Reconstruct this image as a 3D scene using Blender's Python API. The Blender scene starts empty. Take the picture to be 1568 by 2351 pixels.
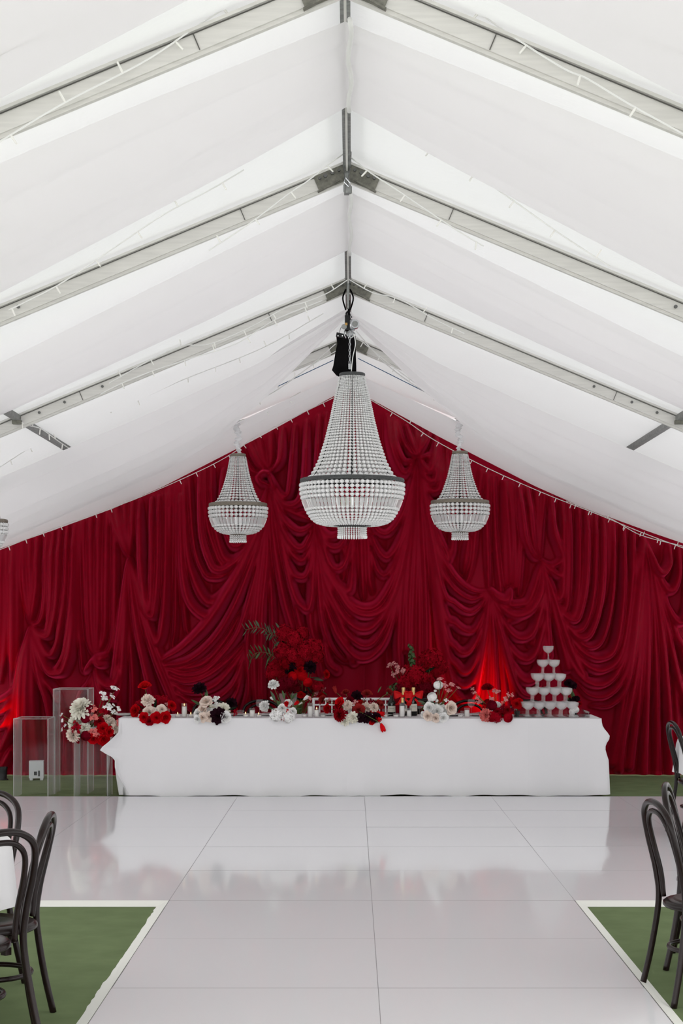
import bpy, math, random
import numpy as np
from mathutils import Vector, Matrix, Quaternion
random.seed(7); np.random.seed(7)
PI = math.pi
sc = bpy.context.scene
COL = sc.collection

# ------------------------------------------------------------------ camera, sky, exposure
F, CX, CY, H = 3880.0, 808.0, 1430.0, 1.70          # focal length and vanishing point in pixels, eye height
cam = bpy.data.cameras.new('camera'); camo = bpy.data.objects.new('camera', cam); COL.objects.link(camo)
camo.location = (0, 0, H); camo.rotation_euler = (PI/2, 0, 0)
cam.sensor_fit = 'VERTICAL'; cam.sensor_height = 36.0; cam.lens = F/2351*36.0
cam.shift_x = -(CX-784)/2351; cam.shift_y = (CY-1175.5)/2351
cam.clip_start = .05; cam.clip_end = 200
sc.camera = camo
w = bpy.data.worlds.new('overcast_sky'); sc.world = w; w.use_nodes = True
bg = w.node_tree.nodes['Background']
bg.inputs[0].default_value = (1.0, 0.985, 0.992, 1); bg.inputs[1].default_value = 2.6
vs = sc.view_settings
vs.view_transform = 'Standard'; vs.look = 'None'; vs.exposure = 0.18; vs.gamma = 1.0; vs.use_curve_mapping = False

cy = sc.cycles; cy.max_bounces = 7; cy.diffuse_bounces = 4; cy.glossy_bounces = 3; cy.transmission_bounces = 6; cy.transparent_max_bounces = 24

def P(px, py, Y):
    return Vector(((px-CX)/F*Y, Y, H-(py-CY)/F*Y))

# ------------------------------------------------------------------ materials
def lin(c):
    return tuple(((v/255)/12.92 if v/255 <= .04045 else ((v/255+.055)/1.055)**2.4) for v in c)
MATS = {}
def principled(b, c, rough, metal, spec, trans, ior, sheen, sheen_tint, sheen_rough, emit, coat, spectint):
    b.inputs['Base Color'].default_value = (*c, 1)
    b.inputs['Roughness'].default_value = rough; b.inputs['Metallic'].default_value = metal
    b.inputs['Specular IOR Level'].default_value = spec; b.inputs['Transmission Weight'].default_value = trans
    b.inputs['IOR'].default_value = ior; b.inputs['Coat Weight'].default_value = coat
    if spectint: b.inputs['Specular Tint'].default_value = (*spectint, 1)
    if sheen:
        b.inputs['Sheen Weight'].default_value = sheen; b.inputs['Sheen Roughness'].default_value = sheen_rough
        b.inputs['Sheen Tint'].default_value = (*(sheen_tint or (1, 1, 1)), 1)
    if emit: b.inputs['Emission Color'].default_value = (*emit[0], 1); b.inputs['Emission Strength'].default_value = emit[1]
def mat(name, rgb, rough=.6, metal=0, spec=.5, trans=0, ior=1.45, sheen=0, sheen_tint=None, sheen_rough=.4, var=0, vscale=8, bump=0, bscale=200, srgb=True, emit=None, alpha=1, coat=0, sss=0, stretch=None, spectint=None):
    if name in MATS: return MATS[name]
    m = bpy.data.materials.new(name); m.use_nodes = True; MATS[name] = m
    nt = m.node_tree; b = nt.nodes['Principled BSDF']
    c = lin(rgb) if srgb else rgb
    matte = rough >= .6 and not (metal or trans or sheen or emit or coat)
    if matte:                                  # dull surfaces: a plain diffuse shader
        nt.nodes.remove(b); b = nt.nodes.new('ShaderNodeBsdfDiffuse'); b.inputs['Color'].default_value = (*c, 1)
        nt.links.new(b.outputs[0], nt.nodes['Material Output'].inputs['Surface'])
    if emit: m.cycles.emission_sampling = 'NONE'      # tiny flames and lenses: seen, but not worth sampling as lamps
    if not matte: principled(b, c, rough, metal, spec, trans, ior, sheen, sheen_tint, sheen_rough, emit, coat, spectint)
    if var or bump:
        tc = nt.nodes.new('ShaderNodeTexCoord'); src = tc.outputs['Object']
        if stretch:
            mp = nt.nodes.new('ShaderNodeMapping'); mp.inputs['Scale'].default_value = stretch
            nt.links.new(src, mp.inputs['Vector']); src = mp.outputs['Vector']
    if var:
        n = nt.nodes.new('ShaderNodeTexNoise'); n.inputs['Scale'].default_value = vscale; n.inputs['Detail'].default_value = 3
        r = nt.nodes.new('ShaderNodeValToRGB')
        r.color_ramp.elements[0].position = .3; r.color_ramp.elements[1].position = .7
        r.color_ramp.elements[0].color = (*[v*(1-var) for v in c], 1)
        r.color_ramp.elements[1].color = (*[min(1, v*(1+var)) for v in c], 1)
        nt.links.new(src, n.inputs['Vector']); nt.links.new(n.outputs['Fac'], r.inputs['Fac']); nt.links.new(r.outputs['Color'], b.inputs['Color' if matte else 'Base Color'])
    if bump:
        n2 = nt.nodes.new('ShaderNodeTexNoise'); n2.inputs['Scale'].default_value = bscale; n2.inputs['Detail'].default_value = 1
        bp = nt.nodes.new('ShaderNodeBump'); bp.inputs['Strength'].default_value = bump; bp.inputs['Distance'].default_value = .01
        nt.links.new(src, n2.inputs['Vector']); nt.links.new(n2.outputs['Fac'], bp.inputs['Height']); nt.links.new(bp.outputs['Normal'], b.inputs['Normal'])
    return m
def fabric_mat(name, col, tcol, fac, bump=0, bscale=60):
    m = bpy.data.materials.new(name); m.use_nodes = True; nt = m.node_tree; nt.nodes.clear()
    o = nt.nodes.new('ShaderNodeOutputMaterial'); mx = nt.nodes.new('ShaderNodeMixShader')
    d = nt.nodes.new('ShaderNodeBsdfDiffuse'); t = nt.nodes.new('ShaderNodeBsdfTranslucent')
    d.inputs['Color'].default_value = (*col, 1); t.inputs['Color'].default_value = (*tcol, 1); mx.inputs[0].default_value = fac
    nt.links.new(d.outputs[0], mx.inputs[1]); nt.links.new(t.outputs[0], mx.inputs[2]); nt.links.new(mx.outputs[0], o.inputs[0])
    if bump:
        tc = nt.nodes.new('ShaderNodeTexCoord'); n2 = nt.nodes.new('ShaderNodeTexNoise'); n2.inputs['Scale'].default_value = bscale; n2.inputs['Detail'].default_value = 1
        bp = nt.nodes.new('ShaderNodeBump'); bp.inputs['Strength'].default_value = bump; bp.inputs['Distance'].default_value = .02
        nt.links.new(tc.outputs['Object'], n2.inputs['Vector']); nt.links.new(n2.outputs['Fac'], bp.inputs['Height'])
        nt.links.new(bp.outputs['Normal'], d.inputs['Normal']); nt.links.new(bp.outputs['Normal'], t.inputs['Normal'])
    MATS[name] = m
    return m
M_ROOF = fabric_mat('white_pvc_roof', (.82, .83, .825), (.82, .83, .825), .16, .12, 25)
M_WALL = fabric_mat('white_pvc_wall', (.86, .87, .87), (.86, .87, .87), .6)
M_LINER = fabric_mat('sheer_white_liner', (.92, .905, .91), (.95, .93, .94), .74)
M_ALU = mat('brushed_aluminium', (214, 212, 208), .6, .0, var=.06, vscale=5, stretch=(1, 1, 12))
M_STEEL = mat('galvanised_steel', (140, 142, 140), .5, .55, var=.25, vscale=30)
M_PLATE = mat('worn_grey_steel_plate', (118, 117, 108), .55, .35, var=.3, vscale=40)
M_BOLT = mat('dull_bolt_steel', (105, 105, 104), .45, .6)
M_SEAM = mat('dark_seam_rubber', (96, 95, 92), .8)
M_CORD = mat('white_cable', (232, 232, 230), .6)
M_BULB = mat('white_led_bulb', (238, 237, 232), .6)
M_BLUE = mat('blue_rope', (58, 96, 128), .7)
M_VELVET = mat('crimson_velvet', (.25, .0007, .0105), .46, spec=.42, spectint=(1, .12, .25), sheen=1.0, sheen_tint=(1, .04, .15), sheen_rough=.34, srgb=False)
M_CARPET = mat('green_carpet', (112, 126, 92), .95, spec=.1, var=.09, vscale=5.0, bump=.25, bscale=900)
M_PANEL = mat('white_gloss_panel', (.82, .82, .845), .07, spec=.5, ior=1.28, srgb=False)
M_TAPE = mat('white_gaffer_tape', (226, 226, 220), .6)
M_LINEN = mat('white_table_linen', (232, 231, 233), .85, spec=.15, bump=.12, bscale=500)
def thin_glass(name, white, ior, rough=.02, tint=(1, 1, 1)):
    """thin clear sheet: fresnel reflection over straight-through transmission, with a little milky scatter"""
    m = bpy.data.materials.new(name); m.use_nodes = True; nt = m.node_tree; nt.nodes.clear(); MATS[name] = m
    o = nt.nodes.new('ShaderNodeOutputMaterial'); lw = nt.nodes.new('ShaderNodeLayerWeight'); lw.inputs['Blend'].default_value = .5; f0 = ((ior-1)/(ior+1))**2
    pw = nt.nodes.new('ShaderNodeMath'); pw.operation = 'POWER'; pw.inputs[1].default_value = 5; nt.links.new(lw.outputs['Facing'], pw.inputs[0])
    fr = nt.nodes.new('ShaderNodeMath'); fr.operation = 'MULTIPLY_ADD'; fr.inputs[1].default_value = 1-f0; fr.inputs[2].default_value = f0; nt.links.new(pw.outputs[0], fr.inputs[0])
    t = nt.nodes.new('ShaderNodeBsdfTransparent'); t.inputs[0].default_value = (*tint, 1)
    g = nt.nodes.new('ShaderNodeBsdfGlossy'); g.inputs['Roughness'].default_value = rough
    m1 = nt.nodes.new('ShaderNodeMixShader'); nt.links.new(fr.outputs[0], m1.inputs[0]); nt.links.new(t.outputs[0], m1.inputs[1]); nt.links.new(g.outputs[0], m1.inputs[2])
    d = nt.nodes.new('ShaderNodeBsdfDiffuse'); d.inputs[0].default_value = (.95, .95, .95, 1); tr = nt.nodes.new('ShaderNodeBsdfTranslucent'); tr.inputs[0].default_value = (.95, .95, .95, 1)
    m2 = nt.nodes.new('ShaderNodeMixShader'); m2.inputs[0].default_value = .5; nt.links.new(d.outputs[0], m2.inputs[1]); nt.links.new(tr.outputs[0], m2.inputs[2])
    m3 = nt.nodes.new('ShaderNodeMixShader'); m3.inputs[0].default_value = white; nt.links.new(m1.outputs[0], m3.inputs[1]); nt.links.new(m2.outputs[0], m3.inputs[2])
    nt.links.new(m3.outputs[0], o.inputs[0]); return m
M_ACRYLIC = thin_glass('clear_acrylic', .002, 1.13)
M_EDGE_GLINT = thin_glass('edge_glint_acrylic', .3, 1.3)  # whitened so the bright glint along sheet edges sits in the colour
M_ACRYLIC_SIDE = thin_glass('side_glare_acrylic', .10, 1.3)  # grazing reflection on the side sheets painted in as white
M_SHEET = thin_glass('thin_clear_sheet', .0, 1.12)
M_GLASS = thin_glass('clear_glass', .03, 1.5)
M_COUPE = thin_glass('whitened_coupe_glass', .15, 1.5)  # clear glass whitened: the bowls' bright reflections are put into the colour
M_CRYSTAL = mat('cut_crystal', (.985, .985, .98), .06, trans=.22, ior=1.5, spec=.8, srgb=False)
M_PRISM = mat('clear_crystal_prism', (.98, .98, .98), .03, trans=.7, ior=1.45, spec=.8, srgb=False)
M_DARKRING = mat('gunmetal_band', (78, 80, 80), .45, .6, bump=.6, bscale=120)
M_BRONZE = mat('aged_bronze_band', (132, 124, 112), .5, .45, bump=.6, bscale=120)
M_BLACKMETAL = mat('black_metal', (35, 35, 36), .4, .5)
M_BLACKCLOTH = mat('black_cloth', (22, 21, 22), .95, spec=.1, bump=.3, bscale=60)
M_CHROME = mat('bright_zinc', (200, 202, 204), .25, .9)
M_WOOD = mat('dark_brown_bentwood', (27, 16, 15), .27, spec=.3, var=.3, vscale=14, stretch=(1, 1, .2))
M_SEATW = mat('dark_brown_seat_wood', (52, 32, 29), .42, spec=.35, var=.25, vscale=18, stretch=(1, .2, 1))
M_WHITEWOOD = mat('white_painted_wood', (236, 235, 235), .4)
M_WAX = mat('white_candle_wax', (242, 240, 236), .5)
M_FLAME = mat('candle_flame', (255, 190, 90), .5, emit=((1, .62, .2), 4))
M_PORCELAIN = mat('white_porcelain', (238, 238, 236), .2)
M_PINKNAP = mat('dusty_pink_napkin', (190, 130, 134), .9)
M_BOTTLE = mat('dark_green_bottle_glass', (16, 18, 14), .08, spec=.6)
M_GOLD = mat('gold_foil', (226, 196, 130), .35, .6)
M_LABEL = mat('cream_paper_label', (222, 218, 206), .7)
M_REDSATIN = mat('red_satin_ribbon', (205, 8, 16), .5, spec=.2)
M_PLASTIC = mat('white_plastic', (212, 216, 218), .45)
M_BLACKPL = mat('black_plastic', (28, 28, 30), .5)
M_STEM = mat('green_stem', (92, 106, 62), .7)
M_LEAF = mat('green_leaf', (66, 92, 52), .55, var=.35, vscale=25)
M_LEAFD = mat('grey_green_leaf', (84, 100, 80), .6, var=.3, vscale=25)
M_LEAFK = mat('dark_green_leaf', (38, 50, 36), .6, var=.3, vscale=25)
PET = {
 'red': (190, 10, 22), 'deep': (142, 8, 24), 'burg': (108, 10, 28), 'black': (44, 20, 30), 'blush': (250, 226, 214),
 'white': (252, 250, 246), 'cream': (252, 244, 228), 'pink': (206, 140, 140), 'coral': (222, 120, 116), 'bright': (214, 20, 28), 'rust': (150, 40, 40), 'rouge': (150, 12, 30)}
def pet(c): return mat('petal_'+c, PET[c], .65, var=.16, vscale=3)

# ------------------------------------------------------------------ mesh helpers
def mesh(name, V, Fc, m, smooth=False):
    me = bpy.data.meshes.new(name); me.from_pydata([tuple(v) for v in V], [], Fc)
    if m: me.materials.append(m)
    if smooth: me.polygons.foreach_set('use_smooth', [True]*len(me.polygons))
    me.update(); return me
def link(name, me, parent=None, loc=None):
    o = bpy.data.objects.new(name, me); COL.objects.link(o)
    if parent: o.parent = parent
    if loc is not None: o.location = loc
    return o
def tag(o, label, cat, group=None, kind=None):
    if label: o['label'] = label
    if cat: o['category'] = cat
    if group: o['group'] = group
    if kind: o['kind'] = kind
    return o
def thing(name, label, cat, loc=(0, 0, 0), rz=0, group=None, kind=None):
    o = link(name, None, None, loc); o.rotation_euler = (0, 0, rz); o.empty_display_size = .05
    return tag(o, label, cat, group, kind)
def copy_tree(o, parent=None):
    c = o.copy(); COL.objects.link(c)
    c.parent = parent
    for ch in list(o.children): copy_tree(ch, c)
    return c
class MB:
    def __init__(s): s.V = []; s.F = []
    def add(s, V, Fc):
        n = len(s.V); s.V += [tuple(v) for v in V]; s.F += [tuple(i+n for i in f) for f in Fc]; return s
    def box(s, c, d, R=None):
        x, y, z = d[0]/2, d[1]/2, d[2]/2
        V = [Vector(v) for v in ((-x,-y,-z),(x,-y,-z),(x,y,-z),(-x,y,-z),(-x,-y,z),(x,-y,z),(x,y,z),(-x,y,z))]
        if R is not None: V = [R @ v for v in V]
        return s.add([v+Vector(c) for v in V], [(0,3,2,1),(4,5,6,7),(0,1,5,4),(1,2,6,5),(2,3,7,6),(3,0,4,7)])
    def beam(s, a, b, wd, ht, up=(0, 0, 1)):
        a, b = Vector(a), Vector(b); d = (b-a); L = d.length; d.normalize()
        x = d.cross(Vector(up)).normalized(); z = x.cross(d)
        R = Matrix((x, d, z)).transposed()
        return s.box((a+b)/2, (wd, L, ht), R)
    def tube(s, pts, r, n=8, closed=False, cap=True):
        pts = [Vector(p) for p in pts]; k = len(pts)
        rs = r if isinstance(r, (list, tuple)) else [r]*k
        T = []
        for i in range(k):
            if closed: t = pts[(i+1) % k]-pts[i-1]
            else: t = pts[min(i+1, k-1)]-pts[max(i-1, 0)]
            T.append(t.normalized() if t.length > 1e-9 else Vector((0, 0, 1)))
        ref = Vector((0, 0, 1)) if abs(T[0].z) < .9 else Vector((1, 0, 0))
        u = T[0].cross(ref).normalized(); V = []; Fc = []
        for i in range(k):
            u = (u-T[i]*u.dot(T[i])); u = u.normalized() if u.length > 1e-6 else T[i].orthogonal().normalized()
            v = T[i].cross(u)
            for j in range(n):
                a = 2*PI*j/n; V.append(pts[i]+(u*math.cos(a)+v*math.sin(a))*rs[i])
        for i in range(k if closed else k-1):
            i2 = (i+1) % k
            for j in range(n):
                j2 = (j+1) % n; Fc.append((i*n+j, i*n+j2, i2*n+j2, i2*n+j))
        if cap and not closed: Fc += [tuple(range(n-1, -1, -1)), tuple((k-1)*n+j for j in range(n))]
        return s.add(V, Fc)
    def lathe(s, prof, n=24, c=(0, 0, 0), rfun=None):
        V = []; Fc = []; k = len(prof)
        for i, (r, z) in enumerate(prof):
            for j in range(n):
                a = 2*PI*j/n; rr = r*(rfun(a, i) if rfun else 1)
                V.append((c[0]+rr*math.cos(a), c[1]+rr*math.sin(a), c[2]+z))
        for i in range(k-1):
            for j in range(n):
                j2 = (j+1) % n; Fc.append((i*n+j, i*n+j2, (i+1)*n+j2, (i+1)*n+j))
        return s.add(V, Fc)
    def grid(s, fn, nu, nv):
        V = [fn(i/nu, j/nv) for i in range(nu+1) for j in range(nv+1)]
        Fc = [(i*(nv+1)+j, (i+1)*(nv+1)+j, (i+1)*(nv+1)+j+1, i*(nv+1)+j+1) for i in range(nu) for j in range(nv)]
        return s.add(V, Fc)
    def me(s, name, m, smooth=False): return mesh(name, s.V, s.F, m, smooth)
    def build(s, name, m, parent=None, smooth=False, loc=None): return link(name, s.me(name, m, smooth), parent, loc)
def crom(pts, n):
    """Catmull-Rom through pts, n samples per span"""
    p = [Vector(q) for q in pts]; p = [p[0]*2-p[1]]+p+[p[-1]*2-p[-2]]; out = []
    for i in range(1, len(p)-2):
        for k in range(n):
            t = k/n; a, b, c, d = p[i-1:i+3]
            out.append(.5*((2*b)+(c-a)*t+(2*a-5*b+4*c-d)*t*t+(3*b-a-3*c+d)*t**3))
    out.append(p[-2]); return out

# ================================================================== the tent
RX, RZ, SLOPE, HALF = -0.03, H+2.76, 0.415, 5.1        # ridge position and height, roof pitch, half width
def roof_z(x): return RZ-SLOPE*abs(x-RX)
FR = [-1.9, 1.2, 4.2, 7.08, 10.06, 13.44, 16.14, 19.0]  # frame positions along the tent

ground = MB().box((0, 8.6, -.05), (11.4, 22.4, .1)).build('floor', M_CARPET)
tag(ground, 'green carpet covering the ground of the marquee', None, kind='structure')

roof = thing('ceiling', 'white translucent roof skin of the marquee above the frames', None, kind='structure')
for i in range(len(FR)-1):
    y0, y1 = FR[i], FR[i+1]
    for sgn in (-1, 1):
        b = MB()
        def fn(u, v, y0=y0, y1=y1, sgn=sgn):
            d = u*HALF; y = y0+(y1-y0)*v
            sag = .035*math.sin(PI*v)*math.sin(PI*min(1, u*1.0))+.012*math.sin(3*PI*v+2*u)*math.sin(PI*v)
            return (RX+sgn*d, y, RZ-SLOPE*d+.015-sag)
        b.grid(fn, 16, 10); b.build('roof_panel', M_ROOF, roof, True)
for sx, nm in ((-1, 'wall_left'), (1, 'wall_right')):
    b = MB(); x = RX+sx*HALF
    b.box((x, 14.55, (RZ-SLOPE*HALF)/2), (.012, 8.9, RZ-SLOPE*HALF))
    o = b.build(nm, M_WALL); tag(o, 'white marquee side wall on the '+('left' if sx < 0 else 'right'), None, kind='structure')
gz = RZ-SLOPE*HALF
o = mesh('wall_back', [(RX-HALF, 19.12, 0), (RX+HALF, 19.12, 0), (RX+HALF, 19.12, gz), (RX, 19.12, RZ), (RX-HALF, 19.12, gz)], [(0, 1, 2, 3, 4)], M_WALL)
o = link('wall_back', o); tag(o, 'white marquee gable wall behind the velvet', None, kind='structure')

FRLABEL = {7.08: 'nearest pale grey aluminium roof frame across the top of the picture', 10.06: 'second aluminium roof frame with rounded ridge plates and steel clips',
  13.44: 'third aluminium roof frame above the large chandelier', 16.14: 'fourth aluminium roof frame, partly behind draped liner', 19.0: 'last aluminium roof frame hidden above the velvet curtain'}
def rafter_frame(y):
    t = thing('roof_frame', FRLABEL.get(y, 'aluminium roof frame behind the camera at %.1f metres' % y), 'roof frame', (RX, y, 0), 0, 'marquee roof frames')
    ang = math.atan(SLOPE); dpt = .105
    for s in (-1, 1):
        a = Vector((0, 0, RZ-.045)); e = Vector((s*(HALF-.05), 0, RZ-.045-SLOPE*(HALF-.05)))
        n = Vector((s*SLOPE, 0, 1)).normalized()
        raf = MB().beam(a+Vector((0, 0, -.03)), e+Vector((0, 0, -.03)), .055, .085).build('rafter', M_ALU, t)
        MB().beam(a+n*.019+Vector((0, -.0, 0)), e+n*.019, .085, .014).build('keder_rail', M_ALU, raf)
        MB().beam(a+Vector((0, -.031, .006)), e+Vector((0, -.031, .006)), .004, .0045).build('dark_seam', M_SEAM, raf)
        MB().beam(a+Vector((0, 0, -.082)), e+Vector((0, 0, -.082)), .03, .022).build('lower_flange', M_ALU, raf)
        MB().beam((s*HALF*.98, 0, 0), (s*HALF*.98, 0, gz), .07, .1, (0, 1, 0)).build('leg', M_ALU, t)
        # ridge splice plate
        pl = MB(); c0 = Vector((s*.012, -.034, RZ-.085)); c1 = c0+Vector((s*.17, 0, -SLOPE*.17))
        pl.beam(c0, c1, .008, .098)
        pl.beam(c0+Vector((s*.03, -.012, -.052)), c1+Vector((-s*.01, -.012, -.052)), .03, .008)
        pp = pl.build('ridge_plate', M_PLATE, t)
        for q in (.035, .075, .115, .15):
            c = c0+Vector((s*q, -.006, -SLOPE*q+.022))
            MB().tube([c, c+Vector((0, -.016, 0))], .012 if q in (.075, .115) else .009, 6).build('bolt', M_BOLT, pp)
        # joint sleeve lines and bolts along the web
        for q, kind in ((.62, 's'), (1.95, 'b'), (2.12, 's'), (2.25, 'b'), (2.45, 'b'), (2.62, 'b')):
            c = Vector((s*q, -.030, RZ-.075-SLOPE*q))
            if kind == 'b':
                MB().tube([c, c+Vector((0, -.012, 0))], .011, 8).build('bolt', M_BOLT, raf)
            else:
                b = MB(); b.beam(c+n*.036, c-n*.04, .004, .007, (0, 1, 0)); b.build('joint_line', M_SEAM, raf)
    MB().box((0, 0, RZ-.075), (.062, .07, .1)).build('ridge_block', M_STEEL, t)
    return t
frames = {y: rafter_frame(y) for y in FR if y > 3}
# ridge and side purlins between the frames
for i in range(3, len(FR)-1):
    y0, y1 = FR[i]+.04, FR[i+1]-.04
    nm = {3: 'first', 4: 'second', 5: 'third', 6: 'last'}[i]
    b = MB().beam((RX, y0, RZ-.05), (RX, y1, RZ-.05), .046, .055)
    t = thing('ridge_purlin', 'grey metal ridge bar in the %s roof bay counted from the camera' % nm, 'roof bar', (0, 0, 0), 0, 'ridge bars')
    b.build('bar', M_STEEL, t)
    MB().beam((RX, y0, RZ-.079), (RX, y1, RZ-.079), .012, .006).build('groove', M_ALU, t)
    for s in (-1, 1):
        x = RX+s*2.62
        t = thing('side_purlin', '%s side metal purlin in the %s roof bay' % ('left' if s < 0 else 'right', nm), 'roof bar', (0, 0, 0), 0, 'side purlins')
        MB().beam((x, y0, roof_z(x)-.05), (x, y1, roof_z(x)-.05), .05, .045).build('bar', M_STEEL, t)
        for yy in (y0+.03, y1-.03):
            MB().box((x, yy, roof_z(x)-.085), (.07, .06, .03)).build('bracket', M_PLATE, t)

# ------------------------------------------------------------------ liner swags
def lerp(tab, u):
    for (a, va), (b, vb) in zip(tab, tab[1:]):
        if u <= b: return va+(vb-va)*max(0, (u-a))/(b-a)
    return tab[-1][1]
def liner(label, near, far, snear, sfar, folds, mid=0.0, seed=0, famp=.02):
    """near/far: (|x|, y) tables of the two edges; snear/sfar: (|x|, drop below the roof)"""
    t = thing('ceiling_drape', label, 'drape', (0, 0, 0), 0, 'white ceiling drapes')
    for s in (-1, 1):
        b = MB(); rnd = random.Random(seed*2+(s > 0))
        fr = [(rnd.uniform(.05, .95), rnd.uniform(.03, .09), rnd.uniform(-1, 1)) for _ in range(folds)]
        def fn(u, v):
            d = .0+u*4.9; d2 = d
            y = lerp(near, d)*(1-v)+lerp(far, d)*v
            dr = .03+lerp(snear, d)*(1-v)+lerp(sfar, d)*v+mid*math.sin(PI*v)*min(1, d/1.5)
            f = 0
            for c, wd, am in fr: f += am*math.exp(-((v-c-.06*math.sin(1.3*u+c*9))/wd)**2)
            f *= famp*(1.15-.7*u)*min(1, .35+d*1.2)
            return (RX+s*d, y, RZ-SLOPE*d-dr-f)
        b.grid(fn, 60, 48)
        b.build('half_left' if s < 0 else 'half_right', M_LINER, t, True)
    return t
liner('white ceiling drape nearest the camera, at the very top', [(0, 4.45), (4.9, 4.5)], [(0, 6.4), (2, 6.8), (4.9, 7.0)], [(0, .07), (4.9, .15)], [(0, .07), (2, .12), (4.9, .3)], 9, .05, 1, .012)
liner('white ceiling drape between the nearest and second roof frames', [(0, 7.42), (4.9, 7.5)], [(0, 8.62), (.5, 8.8), (2, 9.25), (4.9, 9.6)], [(0, .09), (1, .07), (4.9, .1)], [(0, .095), (2, .14), (4.9, .3)], 10, .06, 2, .02)
liner('white ceiling drape between the second and third roof frames', [(0, 10.32), (1, 10.6), (2.4, 11.0), (4.9, 11.2)], [(0, 11.95), (1, 12.35), (2.4, 12.65), (4.9, 12.75)], [(0, .09), (2.3, .11), (4.9, .2)], [(0, .095), (2.4, .09), (4.9, .15)], 10, .06, 3, .02)
liner('white ceiling drape gathered to a point above the large chandelier', [(0, 13.92), (.7, 13.95), (1.6, 14.0), (4.9, 14.0)], [(0, 14.05), (.4, 14.75), (.8, 15.5), (1.3, 16.5), (1.8, 16.9), (4.9, 17.0)], [(0, .16), (.75, .28), (1.65, .31), (2.9, .33), (4.9, .4)], [(0, .18), (.7, .36), (1.5, .43), (2.2, .46), (4.9, .5)], 13, .03, 4, .05)
liner('white ceiling drape just above the red velvet curtain', [(0, 16.6), (1.1, 16.8), (4.9, 16.8)], [(0, 18.62), (4.9, 18.62)], [(0, .25), (1.15, .28), (2.4, .30), (4.9, .45)], [(0, .15), (.2, .16), (1, .27), (2.05, .375), (2.6, .39), (3.3, .355), (3.85, .315), (4.9, .3)], 6, .0, 5, .008)
for y0, y1, nm in ((7.3, 8.6, 'first'), (10.2, 11.95, 'second')):
    b = MB(); pts = [(RX+.02+.008*math.sin(k), y0+(y1-y0)*k/12, RZ-.152-.005*math.sin(k*1.7)) for k in range(13)]
    b.tube(pts, .011, 8)
    tag(b.build('ridge_rope', M_CORD, None, True), 'white cloth covered rope along the ridge in the %s bay' % nm, 'rope')
    c = Vector(pts[-1])
    
# steel cable loops and clip at second frame apex
t = thing('wire_loop', 'thin steel wire loop with clip hanging at second frame ridge', 'wire', (0, 0, 0))
for s in (-1, 1):
    pts = crom([P(797+s*2, 325, 9.9), P(797+s*9, 340, 9.9), P(797+s*7, 385, 9.95), P(795+s*3, 415, 9.95), P(797, 436, 9.97)], 6)
    MB().tube(pts, .0025, 5).build('wire', M_BOLT, t)
MB().tube([P(793, 408, 9.94), P(790, 418, 9.94), P(800, 428, 9.94), P(804, 420, 9.94)], .004, 6, True).build('clip', M_CHROME, t)
MB().tube([P(800, 428, 9.96), P(800, 444, 9.96)], .02, 8).build('ring', M_STEEL, t)
MB().beam(P(796, 400, 9.99), P(796, 446, 9.99), .05, .03, (1, 0, 0)).build('hanger_bar', M_STEEL, t)
t = thing('hanger_plate', 'perforated grey steel hanger plate below the third frame ridge', 'bracket', (0, 0, 0))
hp = MB().beam(P(799, 640, 13.36), P(799, 708, 13.36), .05, .02, (1, 0, 0)).build('plate', M_STEEL, t)
for py in (675, 688, 700):
    MB().tube([P(799, py, 13.348), P(799, py, 13.342)], .008, 8).build('hole', M_BLACKPL, hp)
for s in (-1, 1):
    MB().tube(crom([P(799+s*5, 664, 13.4), P(799+s*12, 685, 13.4), P(799+s*5, 712, 13.4)], 6), .007 , 6).build('black_strap', M_BLACKCLOTH, t)

# ------------------------------------------------------------------ string lights and ropes
bulb_me = MB().tube([(0, 0, 0), (0, 0, .012), (0, 0, .05)], [.004, .0055, .0045], 6).me('bulb', M_BULB)
def string_light(label, pts, spacing=.24, r=.0045, seed=0, twist=False):
    t = thing('string_light', label, 'string light', (0, 0, 0), 0, 'white fairy light strings')
    cur = crom(pts, 14); MB().tube(cur, r, 5).build('cord', M_CORD, t)
    rnd = random.Random(seed); acc = spacing*.5
    for a, b in zip(cur, cur[1:]):
        L = (b-a).length
        acc += L
        if acc >= spacing:
            acc -= spacing
            o = link('bulb', bulb_me, t, b)
            d = (b-a).normalized(); nrm = Vector((rnd.uniform(-.5, .5), -.25, rnd.choice((-1, -1, -1, 1))*1.0)); nrm = (nrm-d*nrm.dot(d)).normalized()
            o.rotation_mode = 'QUATERNION'; o.rotation_quaternion = nrm.to_track_quat('Z', 'Y')
    return t
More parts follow.
